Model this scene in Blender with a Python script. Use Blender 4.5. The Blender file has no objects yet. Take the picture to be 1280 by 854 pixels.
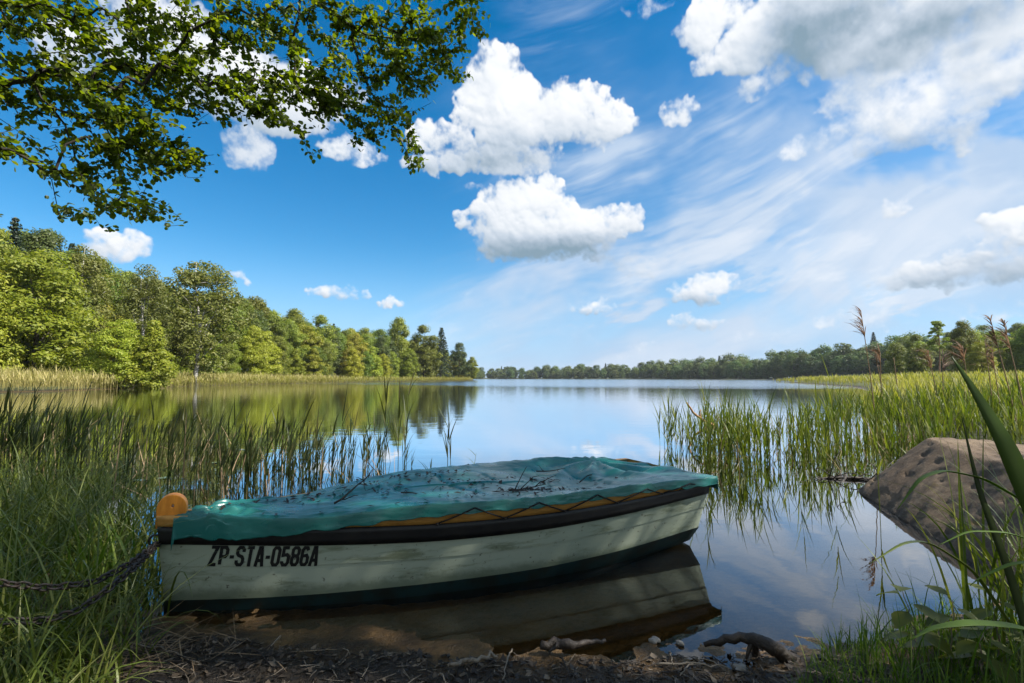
import bpy, math, random
import numpy as np
from mathutils import Vector, Matrix

R = math.radians
scene = bpy.context.scene
col = scene.collection
random.seed(7)
rng = np.random.default_rng(11)

# ------------------------------------------------------------------ camera
CAM_H = 1.15
PITCH = R(4.1)
FPX = 640.0                      # focal length in pixels of a 1280 wide frame
cam_d = bpy.data.cameras.new('camera')
cam_d.sensor_width = 36.0
cam_d.lens = 36.0 * FPX / 1280.0
cam_d.clip_start = 0.05
cam_d.clip_end = 6000
cam = bpy.data.objects.new('camera', cam_d)
col.objects.link(cam)
cam.location = (0, 0, CAM_H)
cam.rotation_euler = (R(90) + PITCH, 0, 0)
scene.camera = cam


def ray(px, py):
    """world direction through a photograph pixel (forward component 1)"""
    u, v = (px - 640.0) / FPX, (427.0 - py) / FPX
    c, s = math.cos(PITCH), math.sin(PITCH)
    return np.array([u, c - s * v, s + c * v])


def at_y(px, py, y):
    d = ray(px, py)
    return np.array([0, 0, CAM_H]) + d * (y / d[1])


def at_z(px, py, z=0.0):
    d = ray(px, py)
    return np.array([0, 0, CAM_H]) + d * ((z - CAM_H) / d[2])


# ------------------------------------------------------------------ render settings
scene.render.engine = 'CYCLES'
scene.view_settings.view_transform = 'Standard'
scene.view_settings.look = 'None'
scene.view_settings.exposure = 1.0
scene.view_settings.gamma = 1.0
scene.view_settings.use_curve_mapping = False
cy = scene.cycles
cy.max_bounces = 8
cy.diffuse_bounces = 3
cy.glossy_bounces = 3
cy.transmission_bounces = 4
cy.transparent_max_bounces = 12
cy.caustics_reflective = False
cy.caustics_refractive = False
cy.sample_clamp_indirect = 6.0
cy.use_denoising = True

# ------------------------------------------------------------------ sun
SUN_EL = R(46)
SUN_VEC = np.array([0.985, -0.17, 0.0])
SUN_VEC /= np.linalg.norm(SUN_VEC)
SUN_DIR = np.array([SUN_VEC[0] * math.cos(SUN_EL), SUN_VEC[1] * math.cos(SUN_EL), math.sin(SUN_EL)])
sun_d = bpy.data.lights.new('sun', 'SUN')
sun_d.energy = 5.0
sun_d.angle = R(0.53)
sun_d.color = (1.0, 0.95, 0.86)
sun = bpy.data.objects.new('sun', sun_d)
col.objects.link(sun)
sun.rotation_euler = Vector(SUN_DIR).to_track_quat('Z', 'Y').to_euler()
sun.location = (30, -5, 40)


# ------------------------------------------------------------------ node helper
class NT:
    def __init__(self, tree):
        self.t = tree
        self.n = tree.nodes
        self.l = tree.links

    def new(self, kind, **kw):
        n = self.n.new(kind)
        for k, v in kw.items():
            setattr(n, k, v)
        return n

    def set(self, sock, v):
        if isinstance(v, bpy.types.NodeSocket):
            self.l.new(v, sock)
        elif v is not None:
            if hasattr(sock.default_value, '__len__') and not hasattr(v, '__len__'):
                v = (v,) * len(sock.default_value)
            if hasattr(sock.default_value, '__len__') and len(sock.default_value) == 4 and len(v) == 3:
                v = (*v, 1.0)
            sock.default_value = v

    def math(self, op, a, b=None, c=None, clamp=False):
        n = self.new('ShaderNodeMath', operation=op, use_clamp=clamp)
        for i, v in enumerate((a, b, c)):
            if v is not None:
                self.set(n.inputs[i], v)
        return n.outputs[0]

    def dot(self, a, b):
        n = self.new('ShaderNodeVectorMath', operation='DOT_PRODUCT')
        self.set(n.inputs[0], a)
        self.set(n.inputs[1], tuple(float(x) for x in b))
        return n.outputs['Value']

    def vec(self, op, a, b):
        n = self.new('ShaderNodeVectorMath', operation=op)
        self.set(n.inputs[0], a)
        if op == 'SCALE':
            self.set(n.inputs['Scale'], b)
        else:
            self.set(n.inputs[1], b)
        return n.outputs['Vector']

    def mix(self, f, a, b, blend='MIX'):
        n = self.new('ShaderNodeMix', data_type='RGBA', blend_type=blend)
        self.set(n.inputs['Factor'], f)
        self.set(n.inputs['A'], a) if False else None
        self.set(n.inputs[6], a)
        self.set(n.inputs[7], b)
        return n.outputs[2]

    def maprange(self, v, a, b, c=0.0, d=1.0, smooth=True):
        n = self.new('ShaderNodeMapRange', interpolation_type='SMOOTHSTEP' if smooth else 'LINEAR')
        self.set(n.inputs['Value'], v)
        for k, x in (('From Min', a), ('From Max', b), ('To Min', c), ('To Max', d)):
            self.set(n.inputs[k], x)
        return n.outputs['Result']

    def noise(self, vec, scale, detail=4, rough=0.5, dist=0.0, lac=2.0):
        n = self.new('ShaderNodeTexNoise')
        if vec is not None:
            self.l.new(vec, n.inputs['Vector'])
        n.inputs['Scale'].default_value = scale
        n.inputs['Detail'].default_value = detail
        n.inputs['Roughness'].default_value = rough
        n.inputs['Distortion'].default_value = dist
        n.inputs['Lacunarity'].default_value = lac
        return n

    def ramp(self, f, stops):
        n = self.new('ShaderNodeValToRGB')
        e = n.color_ramp.elements
        while len(e) < len(stops):
            e.new(0.5)
        for i, (p, c) in enumerate(stops):
            e[i].position = p
            e[i].color = (*c, 1.0) if len(c) == 3 else c
        self.set(n.inputs[0], f)
        return n.outputs[0]


# ------------------------------------------------------------------ sky
world = bpy.data.worlds.new('World')
scene.world = world
world.use_nodes = True
W = NT(world.node_tree)
W.n.clear()
w_out = W.new('ShaderNodeOutputWorld')
w_bg = W.new('ShaderNodeBackground')
SKY_STRENGTH = 0.11
w_bg.inputs['Strength'].default_value = SKY_STRENGTH
W.l.new(w_bg.outputs[0], w_out.inputs['Surface'])
w_sky = W.new('ShaderNodeTexSky', sky_type='NISHITA')
w_sky.sun_disc = False
w_sky.sun_elevation = SUN_EL
w_sky.sun_rotation = math.atan2(SUN_VEC[0], SUN_VEC[1])
w_sky.air_density = 1.0
w_sky.dust_density = 0.0
w_sky.ozone_density = 3.0
hs = W.new('ShaderNodeHueSaturation')
hs.inputs['Hue'].default_value = 0.494
hs.inputs['Saturation'].default_value = 1.42
hs.inputs['Value'].default_value = 0.74
W.l.new(w_sky.outputs[0], hs.inputs['Color'])
tc = W.new('ShaderNodeTexCoord')
DIR = tc.outputs['Generated']


def hash2(ix, iy, seed):
    h = (ix.astype(np.int64) * 374761393 + iy.astype(np.int64) * 668265263 + seed * 1442695041) & 0x7fffffff
    h = ((h ^ (h >> 13)) * 1274126177) & 0x7fffffff
    return ((h ^ (h >> 16)) & 0xffff).astype(np.float32) / 65535.0


def vnoise(x, y, seed=0):
    ix, iy = np.floor(x), np.floor(y)
    fx, fy = (x - ix).astype(np.float32), (y - iy).astype(np.float32)
    fx, fy = fx * fx * fx * (fx * (fx * 6 - 15) + 10), fy * fy * fy * (fy * (fy * 6 - 15) + 10)
    a, b = hash2(ix, iy, seed), hash2(ix + 1, iy, seed)
    c, d = hash2(ix, iy + 1, seed), hash2(ix + 1, iy + 1, seed)
    return (a * (1 - fx) + b * fx) * (1 - fy) + (c * (1 - fx) + d * fx) * fy


def fbm(x, y, octaves=5, rough=0.5, seed=0):
    s, amp, tot = 0.0, 1.0, 0.0
    for o in range(octaves):
        s = s + amp * vnoise(x * (2.03 ** o) + 17.3 * o, y * (2.03 ** o) - 9.1 * o, seed + o)
        tot += amp
        amp *= rough
    return s / tot


def unit(v):
    return v / np.linalg.norm(v)


def sstep(x, a, b):
    t = np.clip((x - a) / (b - a), 0, 1)
    return t * t * (3 - 2 * t)


def blur(a, n):
    k = 2 * n + 1
    for ax in (0, 1):
        p = np.pad(a, [(n + 1, n) if i == ax else (0, 0) for i in (0, 1)], mode='edge')
        c = np.cumsum(p, axis=ax, dtype=np.float64)
        a = (np.take(c, range(k, c.shape[ax]), ax) - np.take(c, range(0, c.shape[ax] - k), ax)) / k
    return a.astype(np.float32)


# the clouds are grown as heaps of round puffs in compass angle and elevation,
# then lit from the sun's side; the map covers the quarter of the sky ahead
AZ0, AZ1, EL1 = R(-72), R(72), R(56)
CW, CH = 2200, 856
STEP = (AZ1 - AZ0) / CW
gaz = (np.arange(CW) + .5) * STEP + AZ0
gel = (np.arange(CH) + .5) * (EL1 / CH)
GA, GE = np.meshgrid(gaz, gel)


def ang(px, py):
    d = unit(ray(px, py))
    return math.atan2(d[0], d[1]), math.asin(d[2])


# (px, py, rx, ry, thickness, softness) where each heap is seen from the shore
CUMULUS = [
    (622, 80, 26, 24, .9, 0), (612, 112, 34, 34, 1, 0), (640, 142, 44, 44, 1, 0), (553, 172, 40, 20, .9, 0), (590, 150, 24, 18, .8, 0), (566, 204, 66, 17, .8, .1), (620, 200, 60, 22, .8, .1), (690, 150, 46, 34, 1, 0), (704, 112, 18, 16, .8, 0), (735, 125, 26, 20, .9, 0), (756, 152, 34, 28, 1, 0), (748, 178, 26, 12, .6, .1), (650, 192, 46, 22, .7, .1),
    (655, 252, 50, 28, 1, 0), (684, 230, 26, 15, .8, 0), (702, 250, 18, 14, .7, 0), (604, 276, 32, 20, 1, 0), (770, 278, 30, 20, .9, 0), (730, 284, 40, 22, 1, 0), (676, 290, 88, 30, 1, 0), (618, 314, 26, 13, .7, .1), (700, 318, 80, 10, .6, .3),
    (850, 140, 27, 16, .6, 0), (596, 237, 16, 6, .4, .4),
    (875, 40, 30, 26, .9, .15), (905, 15, 40, 24, .9, .2), (905, 75, 40, 20, .8, .2), (945, 60, 40, 34, .9, .25), (950, 112, 28, 16, .7, .4), (985, 95, 30, 14, .7, .5), (812, 2, 36, 14, .4, .7),
    (1030, 20, 90, 60, 1, .6), (1130, 30, 110, 60, 1, .7), (1240, 40, 70, 50, 1, .7), (1080, 110, 60, 34, .9, .6), (1140, 130, 80, 40, .9, .7), (1245, 105, 60, 36, 1, .5), (1200, 95, 40, 26, .8, .5), (1190, 170, 32, 22, .8, .4), (1130, 175, 60, 20, .6, .7), (1030, 178, 46, 16, .5, .7), (1058, 156, 20, 11, .7, .3), (1000, 188, 20, 10, .4, .5),
    (1010, 262, 40, 9, .3, .6), (960, 300, 50, 8, .25, .7), (900, 210, 30, 8, .2, .7), (1262, 290, 44, 24, 1, .1), (1215, 312, 30, 16, 1, .1), (1145, 340, 40, 18, .9, .2), (1232, 338, 80, 22, .9, .25), (1116, 352, 34, 12, .6, .5),
    (876, 364, 42, 16, .8, .2), (866, 402, 34, 10, .7, .3), (785, 332, 48, 15, .45, .5), (744, 386, 36, 10, .6, .3), (1066, 402, 60, 10, .5, .5), (1112, 259, 28, 12, .6, .2), (790, 330, 50, 10, .5, .4), (1070, 273, 16, 6, .3, .5), (940, 420, 46, 8, .35, .5), (790, 392, 10, 5, .5, .3), (610, 410, 40, 8, .3, .6), (585, 368, 14, 6, .3, .4), (700, 420, 60, 8, .3, .7), (820, 440, 80, 8, .35, .7), (1000, 440, 60, 8, .3, .7), (1240, 382, 70, 12, .45, .6), (1130, 385, 50, 9, .35, .6),
    (421, 365, 38, 11, .8, .1), (488, 380, 18, 8, .8, .1), (140, 308, 44, 20, .9, .1), (297, 352, 16, 7, .7, .2), (310, 188, 36, 26, .6, .3), (440, 190, 40, 14, .7, .2),
    (330, 120, 90, 50, .8, .4), (210, 50, 80, 50, .7, .4), (90, 70, 40, 30, .6, .4), (430, 120, 24, 18, .7, .3),
]
crng = np.random.default_rng(5)
H = np.zeros((CH, CW), np.float32)
SOFT = np.zeros((CH, CW), np.float32)


def puff(a, e, r, hgt, soft):
    i0, i1 = int((a - r - AZ0) / STEP), int((a + r - AZ0) / STEP) + 2
    j0, j1 = int((e - r) / STEP), int((e + r) / STEP) + 2
    i0, j0 = max(i0, 0), max(j0, 0)
    i1, j1 = min(i1, CW), min(j1, CH)
    if i1 <= i0 or j1 <= j0:
        return
    d2 = ((GA[j0:j1, i0:i1] - a) * math.cos(e)) ** 2 + (GE[j0:j1, i0:i1] - e) ** 2
    h = np.sqrt(np.maximum(r * r - d2, 0)) * hgt
    w = H[j0:j1, i0:i1]
    np.maximum(w, h, out=w)
    s = SOFT[j0:j1, i0:i1]
    s[...] = np.maximum(s, np.where(d2 < r * r, soft, 0))


for (px, py, rx, ry, th, soft) in CUMULUS:
    a, e = ang(px, py)
    ax = abs(ang(px + rx, py)[0] - ang(px - rx, py)[0]) / 2 * math.cos(e)
    ay = abs(ang(px, py - ry)[1] - ang(px, py + ry)[1]) / 2
    n = int(110 + 6.0 * (rx + ry))
    m = min(ax, ay)
    for k in range(n):
        t = crng.uniform(0, 2 * math.pi)
        rad = crng.uniform(0, 1) ** 0.5
        ca, ce = rad * math.cos(t), rad * math.sin(t)
        if ce < -0.5:
            ce = -0.5 + 0.35 * (ce + 0.5)
        r = m * (.10 + .46 * crng.uniform() ** 1.6) * (1.15 - .5 * rad)
        puff(a + ca * ax / math.cos(e), e + ce * ay, r, th * max(1.0, (R(2.6) / m) ** .75), soft)
# ragged edges: warp the puffs by turbulence
UX, UY = GA * 16, GE * 16
n1, n2 = fbm(UX, UY, 6, .55, 3) - .5, fbm(UX + 31, UY + 7, 6, .55, 11) - .5
n3, n4 = fbm(UX * 5, UY * 5, 4, .6, 23) - .5, fbm(UX * 5 + 3, UY * 5 + 9, 4, .6, 29) - .5
jj, ii = np.meshgrid(np.arange(CH), np.arange(CW), indexing='ij')
SOFT = blur(SOFT, 14)
wamp = 0.040 * (1 + 1.5 * SOFT)
si = np.clip(ii + (n1 * wamp + n3 * .016) / STEP, 0, CW - 1).astype(np.int32)
sj = np.clip(jj + (n2 * wamp + n4 * .016) / STEP, 0, CH - 1).astype(np.int32)
H = H[sj, si]
H = H * (1 + .9 * n1)
Hs = blur(blur(H, 1), 1)
Hs = Hs * (1 - SOFT) + blur(blur(H, 9), 9) * SOFT
thick = Hs / R(1.0)
det = fbm(UX * 3, UY * 3, 5, .6, 41)
cov_soft = sstep(thick + (det - .5) * (.25 + 1.3 * SOFT) * sstep(thick, .0, .4), .12, .75 + 1.1 * SOFT)
cov_hard = sstep(thick + (det - .5) * 1.15 * sstep(thick, .0, .4), .10, .88)
cover = cov_hard * (1 - SOFT) + cov_soft * SOFT
Hm = .45 * Hs + .55 * blur(blur(H, 4), 4)
gx = np.gradient(Hm, STEP, axis=1)
gy = np.gradient(Hm, STEP, axis=0)
Hb = blur(blur(H, 26), 26)
gx2, gy2 = np.gradient(Hb, STEP, axis=1), np.gradient(Hb, STEP, axis=0)
nrm = 1 / np.sqrt(1 + .55 * (gx * gx + gy * gy))
dif = (-(gx * .34 + gx2 * .7) * .45 - (gy * .34 + gy2 * .9) * .8) * nrm + .30 * nrm
BASES = [(625, 200, 90, 22, .55), (690, 190, 50, 20, .35), (560, 212, 60, 12, .4), (1000, 45, 50, 55, 1.0), (1060, 20, 80, 45, 1.0), (1150, 35, 90, 36, .9), (1240, 10, 80, 30, .8), (1110, 75, 60, 20, .5), (930, 100, 40, 16, .25), (1080, 200, 90, 14, .5), (1210, 60, 40, 12, .4), (1230, 160, 70, 20, .35),
         (690, 318, 120, 22, .95), (760, 306, 50, 14, .4), (600, 285, 40, 20, .15), (700, 262, 60, 18, .1), (640, 198, 100, 24, .35), (1225, 348, 130, 26, .7), (876, 380, 60, 9, .55), (786, 348, 60, 9, .4),
         (744, 396, 60, 7, .5), (866, 410, 50, 6, .4), (421, 377, 55, 6, .3), (320, 140, 120, 60, .2), (1262, 318, 60, 16, .3)]
shade = np.zeros_like(H)
for (px, py, rx, ry, st) in BASES:
    a, e = ang(px, py)
    ax = abs(ang(px + rx, py)[0] - ang(px - rx, py)[0]) / 2
    ay = abs(ang(px, py - ry)[1] - ang(px, py + ry)[1]) / 2
    q = ((GA - a) / ax) ** 2 + ((GE - e) / ay) ** 2
    shade = np.maximum(shade, st * np.exp(-q * .9))
lit = np.clip(.555 + .62 * dif + .10 * (det - .5) + .22 * n1 - shade * (.62 + .5 * (n1 + n3 * .6)), 0, 1)
stops = np.array([0, .2, .5, .78, 1.0])
CR = np.interp(lit, stops, [.24, .34, .58, .88, 1.02])
CG = np.interp(lit, stops, [.35, .44, .66, .91, 1.03])
CB = np.interp(lit, stops, [.44, .54, .76, .95, 1.05])
# high veil: streaks rising to the right, thicker low down and to the right
tx, ty = np.tan(GA), np.tan(GE) / np.cos(GA)
sa = R(23)
al, ac = tx * math.cos(sa) + ty * math.sin(sa), -tx * math.sin(sa) + ty * math.cos(sa)
wob = fbm(al * 2, ac * 3, 4, .5, 61)
st1 = fbm(al * 1.3 + wob * .5, ac * 9 + wob * 1.5, 6, .58, 71)
st2 = fbm(al * 3.5, ac * 5, 5, .6, 83)
# zone to the right of the streak line that climbs from the far shore
edge = sstep(tx + .42 * (st1 - .5) - .15 * ty, -.22, .12) * sstep(ty - .62 - .2 * tx, .12, -.25)
veil = edge * (.22 + .62 * sstep(st1, .32, .68)) * (.45 + .9 * sstep(st2, .3, .7))
band = sstep(ty, .30, .02)
veil = np.maximum(veil, edge * band * (.40 + .5 * sstep(st2 * .5 + st1 * .5, .38, .6)))
sheet = sstep(tx, .28, .75) * sstep(ty, .0, .25)
veil = np.maximum(veil, sheet * (.25 + .75 * sstep(fbm(tx * 2.2 + 7, ty * 3.4, 6, .55, 91), .38, .60)))
mack = fbm(tx * 4 - ty, ty * 13 - tx * 3, 6, .60, 97)
veil = np.maximum(veil, edge * sstep(ty, .55, .1) * sstep(mack, .48, .66) * .95)
veil = np.maximum(veil, .16 * sstep(ty, .24, .0) * (.7 + .5 * st2))
veil = np.maximum(veil, .35 * sstep(st1, .5, .8) * sstep(tx, -.1, .1) * sstep(ty, .5, .62))
veil = np.clip(veil, 0, .92)
vl = np.clip(.30 * sheet + .38 * sstep(st1, .46, .72) + .40 * sstep(mack, .5, .7) * sstep(ty, .55, .1) + .5 * (st2 - .5), 0, 1)
VR, VG, VB = .40 + .42 * vl, .56 + .30 * vl, .78 + .14 * vl
alpha = cover + veil * (1 - cover)
al_s = np.maximum(alpha, 1e-4)
fade = sstep(GA, AZ0, AZ0 + R(6)) * sstep(-GA, -AZ1, -AZ1 + R(6)) * sstep(-GE, -EL1, -EL1 + R(5))
buf = np.empty((CH, CW, 4), np.float32)
for k, (c, v) in enumerate(((CR, VR), (CG, VG), (CB, VB))):
    buf[..., k] = (c * cover + v * veil * (1 - cover)) / al_s
buf[..., 3] = alpha * fade
clouds_img = bpy.data.images.new('cloud_map', CW, CH, alpha=True, float_buffer=True)
clouds_img.colorspace_settings.name = 'Linear Rec.709'
clouds_img.alpha_mode = 'CHANNEL_PACKED'
clouds_img.pixels.foreach_set(buf.ravel())
clouds_img.update()
clouds_img.pack()
sep = W.new('ShaderNodeSeparateXYZ')
W.l.new(DIR, sep.inputs[0])
az = W.math('ARCTAN2', sep.outputs['X'], sep.outputs['Y'])
el = W.math('ARCSINE', sep.outputs['Z'])
uv = W.new('ShaderNodeCombineXYZ')
W.set(uv.inputs[0], W.math('MULTIPLY_ADD', az, 1 / (AZ1 - AZ0), -AZ0 / (AZ1 - AZ0)))
W.set(uv.inputs[1], W.math('MULTIPLY', el, 1 / EL1))
cimg = W.new('ShaderNodeTexImage', extension='CLIP', interpolation='Linear')
cimg.image = clouds_img
W.l.new(uv.outputs[0], cimg.inputs[0])
K = 1.0 / SKY_STRENGTH
ccol = W.vec('SCALE', cimg.outputs['Color'], K * 0.535)
# unseen broken cloud added elsewhere to whiten the shade light; pale air low down
bn = W.noise(DIR, 2.6, 5, .6, .4)
out_map = W.math('MAXIMUM', W.maprange(W.math('ABSOLUTE', az), AZ1 - R(8), AZ1 + R(3)), W.maprange(el, EL1 - R(5), EL1 + R(2)))
bcov = W.math('MULTIPLY', W.maprange(bn.outputs[0], .42, .60), out_map)
lowair = W.maprange(sep.outputs['Z'], .26, -.02, 0, .8)
base_sky = W.mix(lowair, hs.outputs[0], tuple(K * x * .60 for x in (.26, .50, .86)))
base_sky = W.mix(bcov, base_sky, tuple(K * x * .60 for x in (.74, .75, .74)))
skyc = W.mix(cimg.outputs['Alpha'], base_sky, ccol)
W.l.new(skyc, w_bg.inputs['Color'])
world.cycles.sampling_method = 'MANUAL'
world.cycles.sample_map_resolution = 512


# ------------------------------------------------------------------ mesh and tag helpers
def mesh(name, V, F, smooth=False, mats=None, midx=None):
    """V (n,3) array, F list of index arrays or one (m,k) array"""
    me = bpy.data.meshes.new(name)
    V = np.asarray(V, np.float32)
    if isinstance(F, np.ndarray):
        m, k = F.shape
        starts = np.arange(0, m * k, k, dtype=np.int32)
        totals = np.full(m, k, np.int32)
        loops = F.astype(np.int32).ravel()
    else:
        totals = np.array([len(f) for f in F], np.int32)
        starts = np.concatenate([[0], np.cumsum(totals)[:-1]]).astype(np.int32)
        loops = np.concatenate([np.asarray(f, np.int32) for f in F]) if len(F) else np.zeros(0, np.int32)
        m = len(F)
    me.vertices.add(len(V))
    me.vertices.foreach_set('co', V.ravel())
    me.loops.add(len(loops))
    me.loops.foreach_set('vertex_index', loops)
    me.polygons.add(m)
    me.polygons.foreach_set('loop_start', starts)
    me.polygons.foreach_set('loop_total', totals)
    if smooth:
        me.polygons.foreach_set('use_smooth', np.ones(m, bool))
    for mm in (mats or []):
        me.materials.append(mm)
    if midx is not None:
        me.polygons.foreach_set('material_index', np.asarray(midx, np.int32))
    me.update(calc_edges=True)
    me.validate()
    return me


def obj(name, me, parent=None, loc=(0, 0, 0)):
    o = bpy.data.objects.new(name, me)
    col.objects.link(o)
    o.location = loc
    if parent is not None:
        o.parent = parent
    return o


def tag(o, label=None, cat=None, group=None, kind=None):
    for k, v in (('label', label), ('category', cat), ('group', group), ('kind', kind)):
        if v:
            o[k] = v
    return o


def thing(name, label, cat, loc=(0, 0, 0), group=None):
    o = bpy.data.objects.new(name, None)
    o.empty_display_size = 0.2
    col.objects.link(o)
    o.location = loc
    return tag(o, label, cat, group)


class Geo:
    def __init__(self):
        self.V, self.F, self.n, self.M = [], [], 0, []

    def add(self, V, F, mi=0):
        V = np.asarray(V, float).reshape(-1, 3)
        self.V.append(V)
        for f in F:
            self.F.append([int(i) + self.n for i in f])
            self.M.append(mi)
        self.n += len(V)

    def tube(self, P, rad, sides=6, mi=0, cap=True):
        P = np.asarray(P, float)
        rad = np.broadcast_to(np.asarray(rad, float), (len(P),))
        T = np.gradient(P, axis=0)
        T /= np.maximum(np.linalg.norm(T, axis=1, keepdims=True), 1e-9)
        ref = np.array([0.31, 0.17, 0.93])
        if abs(T[0] @ ref) > .9:
            ref = np.array([1.0, 0, 0])
        U = np.cross(T, ref)
        U /= np.maximum(np.linalg.norm(U, axis=1, keepdims=True), 1e-9)
        Wv = np.cross(T, U)
        a = np.arange(sides) * 2 * math.pi / sides
        V = P[:, None, :] + rad[:, None, None] * (np.cos(a)[None, :, None] * U[:, None, :] + np.sin(a)[None, :, None] * Wv[:, None, :])
        F = []
        for i in range(len(P) - 1):
            for k in range(sides):
                k2 = (k + 1) % sides
                F.append((i * sides + k, i * sides + k2, (i + 1) * sides + k2, (i + 1) * sides + k))
        if cap:
            F.append(tuple(range(sides))[::-1])
            F.append(tuple((len(P) - 1) * sides + k for k in range(sides)))
        self.add(V, F, mi)

    def box(self, c, s, M=None):
        x, y, z = np.array(s) / 2
        V = np.array([(-x, -y, -z), (x, -y, -z), (x, y, -z), (-x, y, -z), (-x, -y, z), (x, -y, z), (x, y, z), (-x, y, z)])
        if M is not None:
            V = V @ np.asarray(M).T
        self.add(V + np.array(c), [(0, 3, 2, 1), (4, 5, 6, 7), (0, 1, 5, 4), (1, 2, 6, 5), (2, 3, 7, 6), (3, 0, 4, 7)])

    def mesh(self, name, smooth=False, mats=None):
        return mesh(name, np.concatenate(self.V), self.F, smooth, mats, self.M)


def smooth_path(P, n=24, wob=0.0, rg=None):
    P = np.asarray(P, float)
    d = np.concatenate([[0], np.cumsum(np.linalg.norm(np.diff(P, axis=0), axis=1))])
    t = np.linspace(0, d[-1], n)
    Q = np.stack([np.interp(t, d, P[:, k]) for k in range(3)], 1)
    for _ in range(max(1, n // 10)):
        Q[1:-1] = .25 * Q[:-2] + .5 * Q[1:-1] + .25 * Q[2:]
    if wob and rg is not None:
        Q[1:-1] += rg.normal(0, wob, (n - 2, 3))
    return Q


def blades(base, head, length, width, lean, bend, K=5, rg=rng, twist=.5, tip=.9, peak=.3):
    """grass blades as curved tapering strips: returns V, F (quads)"""
    N = len(base)
    t = np.linspace(0, 1, K + 1)
    th = lean[:, None] + bend[:, None] * t[None, :] ** 1.4
    ds = (length / K)[:, None]
    dx, dz = np.sin(th) * ds, np.cos(th) * ds
    rr = np.concatenate([np.zeros((N, 1)), np.cumsum(.5 * (dx[:, :-1] + dx[:, 1:]), 1)], 1)
    zz = np.concatenate([np.zeros((N, 1)), np.cumsum(.5 * (dz[:, :-1] + dz[:, 1:]), 1)], 1)
    hx, hy = np.cos(head), np.sin(head)
    P = np.stack([base[:, None, 0] + rr * hx[:, None], base[:, None, 1] + rr * hy[:, None], base[:, None, 2] + zz], 2)
    tw = head + math.pi / 2 + rg.normal(0, twist, N)
    S = np.stack([np.cos(tw), np.sin(tw), rg.normal(0, .15, N)], 1)
    prof = np.interp(t, [0, peak, 1], [.6, 1, 0.04]) ** tip
    Wd = width[:, None] * prof[None, :] * .5
    L = P - S[:, None, :] * Wd[..., None]
    Rr = P + S[:, None, :] * Wd[..., None]
    V = np.stack([L, Rr], 2).reshape(N * (K + 1) * 2, 3)
    b = (np.arange(N) * (K + 1) * 2)[:, None] + (np.arange(K) * 2)[None, :]
    F = np.stack([b, b + 1, b + 3, b + 2], 2).reshape(-1, 4)
    return V, F


def join(parts):
    Vs, Fs, n = [], [], 0
    for V, F in parts:
        Vs.append(V)
        Fs.append(F + n)
        n += len(V)
    return np.concatenate(Vs), np.concatenate(Fs)


# ------------------------------------------------------------------ materials
def material(name):
    m = bpy.data.materials.new(name)
    m.use_nodes = True
    t = NT(m.node_tree)
    t.n.clear()
    out = t.new('ShaderNodeOutputMaterial')
    return m, t, out


def principled(t, out, **kw):
    p = t.new('ShaderNodeBsdfPrincipled')
    for k, v in kw.items():
        t.set(p.inputs[k.replace('_', ' ')], v)
    t.l.new(p.outputs[0], out.inputs['Surface'])
    return p


def leaf_material(name, c1, c2, c3=None, trans=.35, rough=.5, spec=.3, obj_var=.0, patch=0.0, tcol=None):
    m, t, out = material(name)
    g = t.new('ShaderNodeNewGeometry')
    stops = [(0, c1), (1, c2)] if c3 is None else [(0, c1), (.7, c2), (1, c3)]
    c = t.ramp(g.outputs['Random Per Island'], stops)
    if patch:
        tc = t.new('ShaderNodeTexCoord')
        nz = t.noise(tc.outputs['Object'], patch, 2)
        c = t.mix(t.maprange(nz.outputs[0], .35, .65), c, t.mix(.6, c, c2))
    if obj_var:
        oi = t.new('ShaderNodeObjectInfo')
        h = t.new('ShaderNodeHueSaturation')
        t.set(h.inputs['Hue'], t.math('MULTIPLY_ADD', oi.outputs['Random'], .07 * obj_var, .5 - .04 * obj_var))
        rv = t.math('FRACT', t.math('MULTIPLY', oi.outputs['Random'], 7.31))
        t.set(h.inputs['Value'], t.math('MULTIPLY_ADD', rv, .7 * obj_var, 1 - .33 * obj_var))
        t.l.new(c, h.inputs['Color'])
        c = h.outputs[0]
    d = t.new('ShaderNodeBsdfPrincipled')
    t.set(d.inputs['Base Color'], c)
    t.set(d.inputs['Roughness'], rough)
    t.set(d.inputs['Specular IOR Level'], spec)
    tr = t.new('ShaderNodeBsdfTranslucent')
    t.set(tr.inputs['Color'], t.mix(1.0, c, tcol or (1.5, 1.6, .5), 'MULTIPLY'))
    mx = t.new('ShaderNodeMixShader')
    mx.inputs[0].default_value = trans
    t.l.new(d.outputs[0], mx.inputs[1])
    t.l.new(tr.outputs[0], mx.inputs[2])
    t.l.new(mx.outputs[0], out.inputs['Surface'])
    return m


M = {}
# ground: wet mud and lakebed low, humus and meadow higher
m, t, out = material('ground')
geo = t.new('ShaderNodeNewGeometry')
sp = t.new('ShaderNodeSeparateXYZ')
t.l.new(geo.outputs['Position'], sp.inputs[0])
n1_ = t.noise(geo.outputs['Position'], 3.1, 6, .6)
n2_ = t.noise(geo.outputs['Position'], 38, 5, .65)
n3_ = t.noise(geo.outputs['Position'], 160, 3, .6)
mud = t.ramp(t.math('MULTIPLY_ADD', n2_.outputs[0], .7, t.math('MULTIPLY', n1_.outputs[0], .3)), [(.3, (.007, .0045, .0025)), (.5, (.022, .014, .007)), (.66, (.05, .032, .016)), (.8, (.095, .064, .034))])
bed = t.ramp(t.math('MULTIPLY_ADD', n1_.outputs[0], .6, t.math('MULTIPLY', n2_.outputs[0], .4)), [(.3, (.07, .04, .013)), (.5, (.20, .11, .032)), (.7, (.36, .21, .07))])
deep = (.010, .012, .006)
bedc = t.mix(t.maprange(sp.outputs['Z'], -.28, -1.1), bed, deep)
c = t.mix(t.maprange(sp.outputs['Z'], -.02, .035), bedc, mud)
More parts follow.
